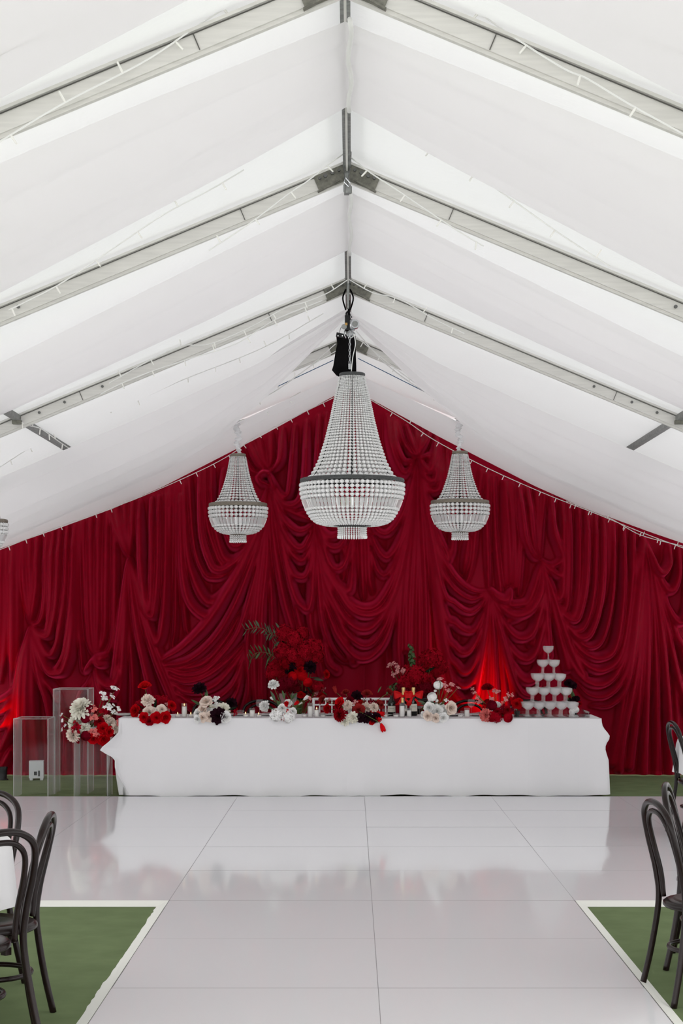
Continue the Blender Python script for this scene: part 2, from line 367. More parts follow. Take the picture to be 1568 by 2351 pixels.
SL = [
 ('string lights crossing the top left corner', [(-60, 165, 6.2), (0, 124, 6.2), (90, 70, 6.2), (215, -4, 6.3)]),
 ('string lights crossing the nearest left rafter', [(-40, 350, 6.95), (0, 325, 6.95), (150, 235, 6.98), (330, 142, 7.0), (450, 62, 7.05), (560, -10, 7.1)]),
 ('string lights crossing the nearest right rafter', [(1040, -15, 7.1), (1160, 72, 7.05), (1290, 155, 7.0), (1350, 182, 7.0), (1450, 242, 6.98), (1600, 325, 6.95)]),
 ('string lights crossing the top right corner', [(1380, -6, 6.3), (1460, 50, 6.25), (1568, 114, 6.2), (1640, 160, 6.2)]),
 ('string lights on the left roof just before the second frame', [(560, 390, 9.0), (480, 437, 9.0), (380, 490, 9.0), (291, 549, 9.0), (209, 605, 9.0), (122, 661, 9.0), (20, 712, 9.0)]),
 ('string lights on the right roof just before the second frame', [(940, 312, 9.0), (1009, 356, 9.0), (1100, 408, 9.0), (1180, 462, 9.0), (1290, 540, 9.0), (1400, 612, 9.0)]),
 ('string lights crossing the second frame left of its ridge', [(790, 352, 9.85), (745, 385, 9.8), (703, 418, 9.8), (664, 444, 9.8), (573, 513, 9.8), (480, 575, 9.9)]),
 ('string lights crossing the second frame right of its ridge', [(806, 362, 9.85), (850, 396, 9.8), (906, 433, 9.8), (974, 479, 9.8), (1051, 530, 9.8), (1110, 565, 9.9)]),
 ('string lights along the third frame left of its ridge', [(800, 641, 13.2), (753, 672, 13.2), (700, 694, 13.15), (653, 708, 13.15), (573, 752, 13.15), (480, 790, 13.2), (416, 794, 13.2), (346, 826, 13.15), (250, 880, 13.15)]),
 ('second string lights along the left half of the third frame', [(740, 690, 13.15), (630, 735, 13.15), (540, 790, 13.1), (430, 825, 13.15), (350, 852, 13.15), (280, 880, 13.15), (230, 905, 13.15)]),
 ('string lights along the third frame right of its ridge', [(800, 641, 13.2), (856, 672, 13.2), (917, 687, 13.15), (1001, 735, 13.15), (1066, 766, 13.2)]),
 ('string lights hanging under the far left roof bay', [(742, 720, 14.2), (600, 800, 14.6), (420, 872, 14.9), (300, 925, 15.0), (180, 960, 15.0), (-20, 1085, 15.2)]),
 ('string lights swagged behind the left small chandelier', [(800, 790, 15.6), (720, 836, 15.8), (620, 905, 16.2), (540, 945, 16.4), (470, 985, 16.5), (360, 1040, 16.5), (300, 1075, 16.5)]),
 ('second string lights swagged behind the left small chandelier', [(690, 900, 17.0), (600, 950, 17.0), (520, 975, 17.0), (440, 1020, 17.0), (350, 1060, 17.0), (290, 1085, 17.0)]),
 ('string lights swagged behind the right small chandelier', [(815, 770, 15.5), (850, 800, 15.6), (940, 870, 15.9), (1040, 930, 16.3), (1130, 942, 16.3)]),
 ('string lights along the left top edge of the curtain', [(766, 913, 18.45), (680, 955, 18.45), (590, 1000, 18.45), (530, 1043, 18.45), (450, 1085, 18.45), (300, 1150, 18.45), (140, 1207, 18.45), (0, 1262, 18.45)]),
 ('string lights along the right top edge of the curtain', [(846, 915, 18.45), (930, 965, 18.45), (1000, 1012, 18.45), (1120, 1075, 18.45), (1250, 1133, 18.45), (1370, 1180, 18.45), (1480, 1225, 18.45), (1590, 1266, 18.45)]),
 ('second string lights along the far right top edge of the curtain', [(1300, 1150, 18.5), (1400, 1190, 18.5), (1470, 1228, 18.5), (1560, 1252, 18.5), (1600, 1262, 18.5)]),
 ('string lights on the far right roof under the drape', [(1180, 1000, 16.6), (1290, 1055, 16.6), (1420, 1105, 16.6), (1480, 1122, 16.6), (1580, 1150, 16.6)]),
 ('tangled string lights wound on the left side purlin', [(30, 958, 13.3), (60, 975, 13.45), (95, 985, 13.8), (130, 1010, 14.2), (160, 1030, 14.6), (178, 1040, 14.9)]),
]
for i, (lb, pts) in enumerate(SL):
    string_light(lb, [P(*p) for p in pts], .26 if i < 14 else .2, .0042, i)
for lb, pts, r in (('blue rope running left from the ridge above the curtain', [(765, 827, 16.6), (640, 886, 16.7), (541, 935, 16.75), (430, 1000, 16.75), (275, 1098, 16.75)], .004),
  ('blue rope running right from the ridge above the curtain', [(822, 823, 16.6), (940, 882, 16.7), (1055, 940, 16.75), (1250, 1040, 16.75), (1442, 1131, 16.75)], .004),
  ('lower blue rope at the far right of the roof', [(1221, 1038, 16.6), (1350, 1085, 16.6), (1470, 1124, 16.6), (1600, 1165, 16.6)], .004),
  ('white guy cord from the hoist to the right chandelier', [(818, 760, 14.2), (880, 830, 15.0), (960, 890, 16.0), (1048, 938, 16.9)], .005),
  ('white guy cord from the hoist to the left chandelier', [(770, 790, 14.4), (700, 850, 15.3), (620, 905, 16.2), (546, 938, 16.9)], .004),
  ('short black cable at the curtain peak', [(768, 888, 18.4), (740, 900, 18.4), (690, 915, 18.4)], .004)):
    tag(MB().tube(crom([P(*p) for p in pts], 8), r, 5).build('rope', M_BLUE if 'blue' in lb else (M_BLACKPL if 'black' in lb else M_CORD)), lb, 'rope')

# ================================================================== velvet curtain: folds laid as ridges in a height field
CYY = 18.85                                   # curtain plane
GU0, GV0, GS = -230.0, 860.0, 2.0             # grid in curtain pixels (1 px = CYY/F m)
NU, NV = 1040, 480
HF = np.zeros((NV, NU))
uu = GU0+GS*np.arange(NU); vv = GV0+GS*np.arange(NV)
U, Vv = np.meshgrid(uu, vv)
wob = 9*np.sin(U/53+1.0)+6*np.sin(U/23+Vv/260)+7*np.sin(Vv/190+U/90)
HF += .05*np.abs(np.sin((U+wob)/34*PI/2+.8*np.sin(U/131)))**.8
HF += .010*np.sin((U*1.0+wob*2)/9.5+np.sin(Vv/120))*.35
px_m = CYY/F
rs = np.random.RandomState(3)
def stroke(pts, amp=.085, wm=15, w0=4, w1=4, a0=.45, a1=.45, tr=(1, 0, 0), up=1.0, dn=1.0):
    s, ox, oy = tr
    pts = [Vector((ox+s*x, oy+s*y, 0)) for x, y in pts]
    cur = crom(pts, 12)
    L = [0.0]
    for a, b in zip(cur, cur[1:]): L.append(L[-1]+(b-a).length)
    tot = L[-1]; n = max(8, int(tot/3.0)); amp = amp*rs.uniform(.8, 1.15); wm = wm*rs.uniform(.85, 1.2)
    k = 0
    for i in range(n+1):
        d = tot*i/n
        while k < len(L)-2 and L[k+1] < d: k += 1
        f = (d-L[k])/max(1e-6, L[k+1]-L[k]); p = cur[k].lerp(cur[k+1], min(1, max(0, f)))
        t = d/tot; e = math.sin(PI*min(1, max(0, t)))**.7
        wd = (w0*(1-t)+w1*t)*(1-e)+wm*e; am = amp*((a0*(1-t)+a1*t)*(1-e)+e)
        i0, i1 = int((p.x-wd-GU0)/GS), int((p.x+wd-GU0)/GS)+2; j0, j1 = int((p.y-wd/up-GV0)/GS), int((p.y+wd/dn-GV0)/GS)+2
        i0, j0 = max(0, i0), max(0, j0); i1, j1 = min(NU, i1), min(NV, j1)
        if i0 >= i1 or j0 >= j1: continue
        dv = Vv[j0:j1, i0:i1]-p.y; dv = np.where(dv < 0, dv*up, dv*dn)      # folds hang: long slope above, sharp undercut below
        q = ((U[j0:j1, i0:i1]-p.x)**2+dv**2)/(wd*wd)
        np.maximum(HF[j0:j1, i0:i1], am*np.clip(1-q, 0, 1)**.55, out=HF[j0:j1, i0:i1])
A = (.2765, 0, 1150); B = (.2806, 380, 1000); C = (.2722, 780, 1000); D = (.2893, 1150, 1100); X = (1, 0, 0)
V_, S_, Fn = 'v', 's', 'f'      # vertical pleat, swag, fan
ST = []
def add(tr, kind, *lists):
    for l in lists: ST.append((tr, kind, l))
# zone A: far left
add(A, 'v', [(20, 380), (25, 900), (10, 1400)], [(70, 370), (75, 900), (50, 1300), (20, 1500)], [(120, 350), (125, 900), (120, 1350), (110, 1560)], [(160, 340), (165, 900), (150, 1400), (135, 1560)],
    [(195, 330), (215, 700), (250, 960), (258, 1020)], [(250, 310), (270, 700), (268, 990)], [(320, 300), (320, 700), (290, 900), (265, 1010)], [(400, 270), (395, 800), (350, 1000), (275, 1025)])
add(A, 's', [(450, 250), (450, 800), (420, 1040), (390, 1110), (330, 1090), (270, 1035)], [(510, 230), (500, 800), (450, 1080), (400, 1140), (340, 1110), (270, 1045)],
    [(570, 215), (570, 700), (520, 1100), (470, 1260), (420, 1280), (340, 1150), (270, 1050)], [(630, 200), (620, 800), (570, 1220), (500, 1390), (440, 1400), (350, 1220), (272, 1060)],
    [(640, 600), (620, 1150), (560, 1400), (500, 1440), (430, 1420), (340, 1250), (270, 1070)])
add(A, 'f', [(258, 1050), (200, 1300), (130, 1620), (0, 1720)], [(256, 1050), (180, 1450), (100, 1900), (0, 2160)], [(260, 1060), (215, 1400), (190, 1800), (150, 2250)], [(262, 1060), (250, 1500), (240, 1900), (220, 2290)],
    [(266, 1060), (300, 1500), (310, 1900), (330, 2290)], [(268, 1060), (350, 1450), (430, 1750), (440, 2250)], [(275, 1080), (380, 1450), (480, 1600), (560, 1900), (560, 2290)], [(262, 1060), (280, 1600), (290, 2250)])
add(A, 's', [(150, 1560), (80, 1640), (-20, 1680)], [(140, 1600), (70, 1720), (-20, 1770)], [(130, 1700), (60, 1850), (-40, 1900)], [(120, 1850), (40, 2050), (-40, 2100)], [(110, 2050), (40, 2200), (-30, 2240)])
# zone B
add(A, 'v', [(640, 190), (650, 600), (670, 1000), (690, 1300), (710, 1420), (790, 1330)], [(700, 170), (720, 700), (740, 1150), (790, 1290)], [(760, 140), (770, 700), (780, 1100), (795, 1285)],
    [(830, 110), (830, 700), (820, 1150), (802, 1285)], [(900, 80), (890, 700), (880, 1100), (810, 1285)], [(960, 100), (965, 700), (950, 1150), (880, 1290), (805, 1300)], [(690, 180), (660, 500), (665, 900), (690, 1250)])
add(A, 's', [(800, 1300), (860, 1310), (920, 1300)], [(800, 1320), (860, 1370), (910, 1350)], [(805, 1370), (860, 1490), (930, 1540), (1000, 1500), (1010, 1300)], [(805, 1390), (860, 1560), (940, 1640), (1010, 1600), (1030, 1400)], [(795, 1330), (750, 1400), (720, 1430)])
add(A, 'f', [(798, 1390), (740, 1520), (680, 1620), (640, 1900), (640, 2290)], [(800, 1390), (770, 1600), (740, 1900), (720, 2290)], [(803, 1390), (800, 1700), (800, 2290)], [(806, 1390), (850, 1650), (880, 1900), (880, 2290)], [(810, 1400), (900, 1700), (950, 2000), (960, 2290)])
# zone C
add(A, 'v', [(920, 90), (1000, 300), (1070, 460)], [(970, 60), (1030, 300), (1076, 455)], [(1040, 20), (1060, 250), (1080, 450)], [(1110, 0), (1110, 250), (1090, 450)])
add(A, 's', [(1170, 20), (1190, 500), (1220, 800), (1250, 890), (1210, 860), (1150, 650), (1090, 470)], [(1270, 0), (1280, 500), (1270, 880), (1230, 900), (1160, 720), (1090, 480)], [(1330, -20), (1330, 600), (1300, 930), (1260, 965), (1190, 850), (1090, 490)],
    [(1390, -40), (1390, 600), (1370, 1000), (1330, 1180), (1290, 1130), (1200, 880), (1090, 500)])
add(A, 'f', [(1075, 480), (1040, 900), (990, 1300), (960, 1500)], [(1078, 480), (1060, 1000), (1030, 1500), (1010, 1900)], [(1080, 480), (1090, 1000), (1120, 1500), (1110, 2000)], [(1083, 480), (1150, 1000), (1230, 1400), (1330, 1800)], [(1086, 480), (1180, 900), (1300, 1300), (1420, 1600), (1500, 1800)], [(1088, 480), (1220, 950), (1330, 1250), (1450, 1550), (1560, 1900)])
# zone D
add(B, 'v', [(10, 420), (5, 900), (-20, 1400)], [(50, 410), (45, 900), (30, 1500)], [(90, 390), (95, 900), (90, 1500), (60, 1750)], [(120, 380), (130, 1000), (170, 1500), (190, 1640)])
add(B, 's', [(480, 300), (470, 560), (500, 760), (560, 915), (640, 900), (720, 800), (800, 560), (840, 430)], [(380, 240), (400, 650), (470, 960), (540, 1040), (620, 1000), (720, 830), (820, 480)],
    [(290, 300), (310, 800), (380, 1050), (440, 1120), (530, 1090), (660, 960), (780, 650), (835, 450)], [(200, 350), (250, 900), (330, 1130), (400, 1175), (500, 1150), (640, 1010), (760, 720), (835, 450)],
    [(160, 400), (190, 950), (260, 1220), (350, 1370), (430, 1360), (540, 1230), (680, 1010), (800, 650)], [(130, 500), (150, 1050), (200, 1340), (300, 1470), (380, 1480), (480, 1360), (640, 1100), (770, 760)],
    [(330, 280), (350, 700), (420, 960), (480, 1070), (560, 1060), (690, 900), (810, 550)])
add(B, 'b', [(-10, 1840), (150, 1750), (330, 1580), (480, 1370), (650, 1060), (790, 720), (838, 450)], [(-10, 1885), (200, 1850), (400, 1690), (560, 1440), (700, 1100), (800, 760), (840, 460)])
add(B, 's', [(0, 1900), (150, 1960), (320, 1940), (480, 1800), (620, 1600), (720, 1250), (820, 800)], [(20, 1960), (180, 2020), (360, 1970), (540, 1830), (650, 1700), (690, 1640)], [(50, 2010), (200, 2100), (400, 2060), (560, 1900), (670, 1720), (690, 1650)],
    [(80, 2090), (250, 2190), (420, 2160), (560, 2050), (640, 1850), (690, 1660)], [(100, 2150), (300, 2280), (480, 2260), (600, 2100), (680, 1700)], [(0, 1895), (180, 1905), (350, 1850), (520, 1650), (680, 1350)])
add(B, 'f', [(835, 450), (790, 800), (720, 1400), (680, 1700), (690, 2060), (640, 2300)], [(840, 450), (810, 900), (750, 1500), (740, 1900), (760, 2300)], [(845, 450), (840, 1000), (800, 1500), (800, 2300)], [(850, 450), (860, 1000), (880, 1500), (880, 2300)],
    [(856, 450), (900, 900), (970, 1300), (1050, 1600)], [(862, 455), (940, 820), (1040, 1250), (1120, 1600)], [(690, 1650), (700, 1850), (710, 2060), (780, 1980)], [(700, 1640), (760, 1700), (800, 1800), (790, 2050)])
add(B, 's', [(870, 470), (950, 590), (1050, 650), (1150, 690), (1225, 705)], [(880, 480), (960, 680), (1060, 790), (1140, 795), (1225, 715)], [(885, 500), (1000, 900), (1090, 1030), (1150, 1010), (1210, 850), (1230, 720)], [(890, 560), (1020, 1080), (1110, 1180), (1180, 1100), (1228, 730)],
    [(900, 650), (1040, 1250), (1130, 1420), (1190, 1400), (1215, 1100), (1232, 740)], [(880, 490), (970, 780), (1070, 930), (1140, 920), (1220, 730)])
add(B, 'v', [(680, 50), (770, 230), (840, 300)], [(760, 30), (800, 180), (845, 295)], [(860, -10), (870, 180), (852, 290)], [(600, 110), (700, 280), (810, 330)])
add(B, 's', [(960, -40), (950, 200), (900, 290), (855, 300)], [(1060, -60), (1040, 300), (1010, 500), (950, 500), (870, 340)], [(1160, -100), (1150, 350), (1100, 560), (1000, 590), (900, 480), (865, 370)], [(1260, -140), (1240, 350), (1200, 600), (1100, 640), (960, 580)], [(1320, -160), (1300, 300), (1290, 500)])
add(B, 'k', [(770, 350), (810, 320), (850, 330)], [(770, 380), (820, 400), (870, 440)], [(850, 310), (880, 400), (900, 480)], [(755, 345), (790, 390), (800, 420)])
# zone E (between knots five and six)
add(C, 's', [(-195, 735), (-130, 850), (-60, 880), (20, 820)], [(-195, 740), (-100, 940), (-10, 960), (60, 860)], [(-194, 745), (-80, 1090), (0, 1140), (60, 1050), (90, 880)], [(-192, 750), (-80, 1180), (0, 1280), (90, 1300), (110, 900)],
    [(270, 740), (330, 830), (420, 830), (540, 640), (640, 240)], [(280, 880), (340, 1000), (410, 1040), (510, 880), (600, 520), (646, 240)], [(270, 1000), (320, 1150), (400, 1180), (520, 920), (610, 550), (648, 240)],
    [(-195, 745), (-120, 1050), (0, 1270), (100, 1420), (220, 1470), (330, 1420), (450, 1200), (560, 800), (645, 260)], [(-195, 750), (-130, 1120), (0, 1340), (100, 1480), (220, 1530), (330, 1500), (430, 1380), (540, 1000), (642, 300)],
    [(-190, 780), (-130, 1200), (0, 1480), (90, 1600), (200, 1650), (300, 1600), (430, 1400), (550, 950), (640, 330)], [(-190, 800), (-140, 1250), (0, 1560), (80, 1700), (200, 1780), (300, 1730), (420, 1500), (540, 1050), (635, 380)],
    [(-190, 850), (-150, 1300), (-50, 1620), (60, 1800), (170, 1890), (290, 1850), (400, 1680), (500, 1300), (590, 700)], [(-190, 900), (-160, 1450), (-90, 1750), (20, 1900), (90, 1910)])
add(C, 'v', [(110, 860), (120, 1100), (110, 1290)], [(180, 860), (190, 1200), (200, 1380)], [(30, 880), (40, 1100), (30, 1260)], [(240, 860), (250, 1200), (280, 1330)])
add(B, 'f', [(1228, 720), (1205, 1100), (1190, 1500), (1230, 1700), (1290, 1950)], [(1232, 725), (1235, 1200), (1240, 1600), (1270, 1800)], [(1238, 725), (1290, 1200), (1320, 1600), (1340, 1800)], [(1244, 725), (1340, 1200), (1420, 1500), (1540, 1850)], [(1246, 725), (1380, 1150), (1480, 1400), (1560, 1600)], [(1300, 1650), (1330, 1850), (1400, 1920)])
add(C, 'f', [(640, 240), (580, 800), (520, 1250), (490, 1700), (500, 1950)], [(646, 240), (600, 800), (560, 1300), (550, 1800)], [(650, 240), (630, 900), (605, 1500), (600, 1950)], [(655, 240), (660, 900), (670, 1500), (670, 1950)], [(658, 240), (700, 900), (725, 1500), (730, 1950)],
    [(662, 240), (740, 950), (810, 1450), (870, 1850), (940, 2280)], [(668, 260), (760, 900), (840, 1350), (900, 1750), (960, 2000)], [(640, 250), (560, 700), (480, 1100), (430, 1400)])
add(C, 'k', [(652, 180), (600, 60), (560, -80)], [(648, 180), (540, 80), (480, -120)], [(655, 175), (640, 40), (640, -100)], [(658, 175), (680, 20), (700, -60)], [(662, 178), (720, 60), (760, -30)], [(645, 190), (580, 150), (520, 60)], [(665, 185), (720, 190), (760, 180), (735, 240)])
add(C, 's', [(400, -150), (430, 100), (490, 280), (545, 345), (600, 270), (640, 210)], [(450, -120), (480, 120), (540, 240), (600, 230), (645, 205)], [(665, 200), (710, 290), (765, 310), (800, 120), (810, 0)], [(668, 215), (720, 370), (790, 400), (820, 200), (830, 60)], [(668, 230), (720, 430), (790, 490), (840, 420), (850, 100)], [(670, 240), (740, 560), (830, 620), (880, 500), (900, 100)])
add(C, 's', [(690, 350), (800, 780), (890, 990), (920, 1060), (935, 800)], [(675, 300), (800, 900), (920, 1150), (1040, 1280), (1150, 1330), (1250, 1315)], [(675, 320), (820, 1050), (930, 1280), (1080, 1390), (1180, 1370), (1250, 1320)], [(680, 400), (850, 1280), (960, 1430), (1080, 1500), (1170, 1450), (1252, 1325)],
    [(690, 500), (860, 1450), (970, 1600), (1060, 1660), (1130, 1640), (1200, 1500), (1255, 1330)], [(700, 600), (870, 1600), (970, 1800), (1050, 1840), (1130, 1750), (1210, 1550), (1257, 1335)], [(720, 800), (880, 1750), (980, 1950), (1060, 2000), (1150, 1850), (1230, 1550), (1258, 1345)], [(800, 1300), (900, 1900), (980, 2080), (1060, 2110), (1140, 2000), (1210, 1750), (1257, 1360)], [(830, 1500), (930, 2050), (1030, 2230), (1120, 2180), (1200, 1850)])
add(C, 'v', [(1240, 330), (1235, 800), (1250, 1300)], [(1290, 350), (1310, 900), (1350, 1300), (1380, 1390), (1270, 1320)], [(1190, 300), (1140, 800), (1110, 1080), (1060, 1270)], [(1080, 880), (1040, 1150)], [(950, 880), (930, 1050)], [(1390, 400), (1420, 900), (1430, 1250)], [(1450, 420), (1470, 900), (1470, 1280)], [(1520, 450), (1520, 900), (1500, 1350)])
add(C, 'f', [(1253, 1335), (1200, 1750), (1130, 2150)], [(1256, 1340), (1245, 1800), (1230, 2250)], [(1259, 1340), (1290, 1750), (1310, 2250)], [(1262, 1340), (1330, 1700), (1380, 2100), (1400, 2300)], [(1265, 1340), (1380, 1800), (1470, 2250)])
add(C, 's', [(1262, 1318), (1330, 1385), (1395, 1400), (1440, 1300)], [(1266, 1330), (1380, 1480), (1480, 1530), (1600, 1480), (1690, 1300), (1690, 1060)], [(1268, 1340), (1380, 1600), (1500, 1720), (1620, 1650), (1710, 1300), (1692, 1060)], [(1270, 1350), (1400, 1750), (1540, 1900), (1650, 1800), (1730, 1400), (1694, 1070)], [(1275, 1370), (1420, 1900), (1560, 2080), (1680, 1950), (1740, 1500)], [(1280, 1400), (1450, 2050), (1580, 2200), (1690, 2100)], [(1264, 1322), (1360, 1420), (1480, 1440), (1580, 1400), (1640, 1200)])
# zone H (right)
add(D, 'v', [(20, 30), (25, 500), (30, 850)], [(70, 30), (90, 500), (100, 800)], [(340, 130), (310, 400), (302, 640)], [(280, 100), (280, 400), (298, 640)])
add(D, 's', [(130, 60), (170, 450), (240, 620), (308, 648)], [(200, 80), (230, 450), (270, 600), (308, 645)], [(390, 150), (400, 400), (450, 560), (470, 640), (400, 700), (318, 655)], [(315, 660), (390, 740), (470, 765), (480, 500)])
add(D, 'f', [(304, 670), (240, 900), (150, 1080), (60, 1120)], [(307, 670), (280, 1000), (230, 1300)], [(310, 670), (305, 1200), (290, 1550)], [(314, 670), (345, 1050), (370, 1400)], [(318, 670), (380, 950), (440, 1200), (520, 1500)], [(322, 670), (400, 920), (470, 1150), (560, 1400), (640, 1550)])
add(D, 's', [(480, 190), (480, 700), (470, 920), (430, 960), (400, 880), (330, 680)], [(530, 210), (520, 800), (505, 1010), (470, 1040), (420, 980), (340, 700)], [(610, 240), (600, 800), (565, 1070), (520, 1090), (430, 990), (360, 760)], [(670, 270), (650, 800), (600, 1080), (550, 1130), (470, 1070), (390, 900)], [(740, 290), (710, 900), (650, 1150), (580, 1210), (500, 1150), (410, 960)],
    [(800, 320), (770, 900), (700, 1200), (620, 1270), (530, 1200), (420, 1000)], [(880, 350), (860, 900), (790, 1250), (690, 1340), (560, 1250), (430, 1020)], [(960, 390), (950, 900), (890, 1320), (780, 1430), (650, 1390), (530, 1250), (430, 1040)], [(1040, 430), (1010, 900), (930, 1380), (800, 1520), (670, 1490), (550, 1340), (440, 1070)],
    [(1115, 490), (1040, 900), (960, 1400), (820, 1620), (660, 1610), (540, 1450), (430, 1100)], [(1118, 490), (1050, 950), (970, 1500), (840, 1710), (690, 1720), (580, 1600)], [(1120, 490), (1060, 1000), (980, 1600), (860, 1790), (700, 1800)])
add(D, 'f', [(1118, 480), (1080, 850), (1020, 1200), (960, 1700), (880, 2250)], [(1122, 480), (1095, 900), (1050, 1500), (960, 2000), (930, 2300)], [(1126, 480), (1115, 1000), (1080, 1600), (1010, 2280)], [(1130, 480), (1140, 1100), (1130, 1700), (1120, 2330)], [(1134, 485), (1185, 1000), (1210, 1600), (1230, 2330)], [(1138, 485), (1210, 900), (1270, 1400), (1310, 1900), (1330, 2330)], [(1142, 488), (1230, 900), (1310, 1250), (1390, 1600), (1470, 1850)], [(1146, 490), (1250, 850), (1340, 1150), (1470, 1500)], [(1124, 480), (1060, 700), (1010, 900)])
add(D, 's', [(1320, 540), (1310, 680), (1250, 765), (1200, 700), (1140, 510)], [(1400, 560), (1380, 800), (1320, 900), (1240, 800), (1150, 520)], [(1470, 600), (1460, 1000), (1400, 1150), (1310, 1050), (1200, 750)], [(1480, 1300), (1420, 1330), (1340, 1200)])
add(D, 'v', [(700, 300), (680, 700), (640, 950)], [(845, 340), (830, 700), (800, 1000)], [(1360, 1500), (1380, 1900), (1390, 2330)], [(1440, 1900), (1440, 2330)])
for tr, k, l in ST:
    if k == 'v': stroke(l, .20, 11, 9, 6, .8, .5, tr)
    elif k == 's': stroke(l, .34, 11, 7, 3.5, .55, .35, tr, .6, 1.5)
    elif k == 'b': stroke(l, .42, 13, 6, 4, .6, .4, tr, .5, 1.5)
    elif k == 'f': stroke(l, .28, 11, 3, 13, .5, .85, tr)
    elif k == 'k': stroke(l, .34, 9, 5, 5, .8, .6, tr)
def blur(a, n):
    for _ in range(n):
        p = np.pad(a, 1, mode='edge')
        a = (p[1:-1, 1:-1]*4+(p[:-2, 1:-1]+p[2:, 1:-1]+p[1:-1, :-2]+p[1:-1, 2:])*2+p[:-2, :-2]+p[:-2, 2:]+p[2:, :-2]+p[2:, 2:])/16
    return a
HF = blur(HF, 2)
def build_curtain():
    nu, nv = 1000, 430
    xs = np.linspace(-5.02, 4.96, nu+1); t = np.linspace(0, 1, nv+1)
    Xg, T = np.meshgrid(xs, t, indexing='ij')
    top = np.minimum(RZ-SLOPE*np.abs(Xg-RX)-.05, 4.40)
    Z = .012+T*(top-.012)
    u = CX+Xg/px_m; v = CY-(Z-H)/px_m
    fi = np.clip((u-GU0)/GS, 0, NU-1.001); fj = np.clip((v-GV0)/GS, 0, NV-1.001)
    i0 = fi.astype(int); j0 = fj.astype(int); a = fi-i0; b = fj-j0
    h = (HF[j0, i0]*(1-a)*(1-b)+HF[j0, i0+1]*a*(1-b)+HF[j0+1, i0]*(1-a)*b+HF[j0+1, i0+1]*a*b)
    foot = np.clip(1-Z/.05, 0, 1); h = h*(.5+.5*np.clip(Z/.9, 0, 1))*(.35+.65*np.clip((top-Z-.15)/.45, 0, 1))
    Yg = CYY-h-.03*foot*(1+np.sin(Xg*19))
    co = np.stack([Xg, Yg, Z], -1).reshape(-1, 3)
    me = bpy.data.meshes.new('velvet_curtain'); me.vertices.add(len(co)); me.vertices.foreach_set('co', co.ravel())
    idx = np.arange((nu+1)*(nv+1)).reshape(nu+1, nv+1)
    q = np.stack([idx[:-1, :-1], idx[1:, :-1], idx[1:, 1:], idx[:-1, 1:]], -1).reshape(-1, 4)
    me.loops.add(q.size); me.loops.foreach_set('vertex_index', q.ravel().astype(np.int32))
    me.polygons.add(len(q)); me.polygons.foreach_set('loop_start', np.arange(0, q.size, 4, dtype=np.int32)); me.polygons.foreach_set('loop_total', np.full(len(q), 4, dtype=np.int32))
    me.polygons.foreach_set('use_smooth', np.ones(len(q), dtype=bool))
    me.materials.append(M_VELVET); me.update(calc_edges=True); me.validate()
    return tag(link('velvet_curtain', me), 'crimson velvet curtain knotted and swagged across the whole end wall', 'curtain')
build_curtain()

# ================================================================== dance floor
FT, PW, X0, YF = .03, 1.22, -1.10, 10.17       # top height, panel size, left aisle edge, front edge of the wide part
df = thing('dance_floor', 'glossy white panelled dance floor with an aisle towards the camera', None, kind='structure')
pb = MB(); g = .0016
pb.box((0, 0, -FT/2), (PW-g*2, PW-.006, FT)); pme = pb.me('panel', M_PANEL)
rp = random.Random(5)
cells = [(i, j) for i in range(-3, 5) for j in range(5)]+[(i, -j) for i in (0, 1) for j in range(1, 9)]
for i, j in cells:
    o = link('panel', pme, df, (X0+PW*(i+.5), YF+PW*(j+.5), FT-.0004+rp.uniform(-.0003, .0003)))
    o.rotation_euler = (math.radians(rp.uniform(-.045, .045)), math.radians(rp.uniform(-.03, .03)), 0)
MB().box((X0+PW, YF+PW*2.5, .006), (PW*8-.02, PW*5-.02, .008)).build('underlay', M_SEAM, df)
MB().box((X0+PW, YF-PW*4, .006), (PW*2-.02, PW*8-.01, .008)).build('underlay', M_SEAM, df)
def trim(name, a, b, out, seed):
    """sloping white tape from the panel edge to the carpet"""
    a, b, out = Vector(a), Vector(b), Vector(out); rnd = random.Random(seed); n = 160; V = []; Fc = []
    for k in range(n+1):
        p = a.lerp(b, k/n); wd = .066+(rnd.uniform(-.002, .002) if seed == 1 else 0)+(.008*rnd.random() if seed == 1 and (k//9) % 4 == 0 else 0)
        V += [p+Vector((0, 0, FT+.0006)), p+out*(wd*.55)+Vector((0, 0, FT*.55)), p+out*wd+Vector((0, 0, .002))]
    for k in range(n):
        for q in (0, 1): Fc.append((k*3+q, k*3+q+1, k*3+q+4, k*3+q+3))
    link(name, mesh(name, V, Fc, M_TAPE), df)
M_GAP = mat('grey_floor_seam', (150, 148, 150), .9)
for i in range(-3, 6):
    MB().box((X0+PW*i, YF+PW*2.5, FT-.004), (.0030, PW*5-.01, .0076)).build('seam', M_GAP, df)
for j in range(0, 6): MB().box((X0+PW, YF+PW*j+(.003 if j == 0 else -.003 if j == 5 else 0), FT-.004), (PW*8-.01, .0058, .0076)).build('seam', M_GAP, df)
for i in range(0, 3): MB().box((X0+PW*i+(.002 if i == 0 else -.002 if i == 2 else 0), YF-PW*4, FT-.004), (.003, PW*8-.01, .0076)).build('seam', M_GAP, df)
for j in range(1, 8): MB().box((X0+PW, YF-PW*j, FT-.004), (PW*2-.01, .0058, .0076)).build('seam', M_GAP, df)
trim('edge_tape', (X0-.001, YF, 0), (X0-.001, .4, 0), (-1, 0, 0), 1)
trim('edge_tape', (X0+2*PW+.001, YF, 0), (X0+2*PW+.001, .4, 0), (1, 0, 0), 2)
trim('edge_tape', (X0-3*PW, YF-.001, 0), (X0-.004, YF-.001, 0), (0, -1, 0), 3)
trim('edge_tape', (X0+2*PW+.004, YF-.001, 0), (X0+5*PW, YF-.001, 0), (0, -1, 0), 4)

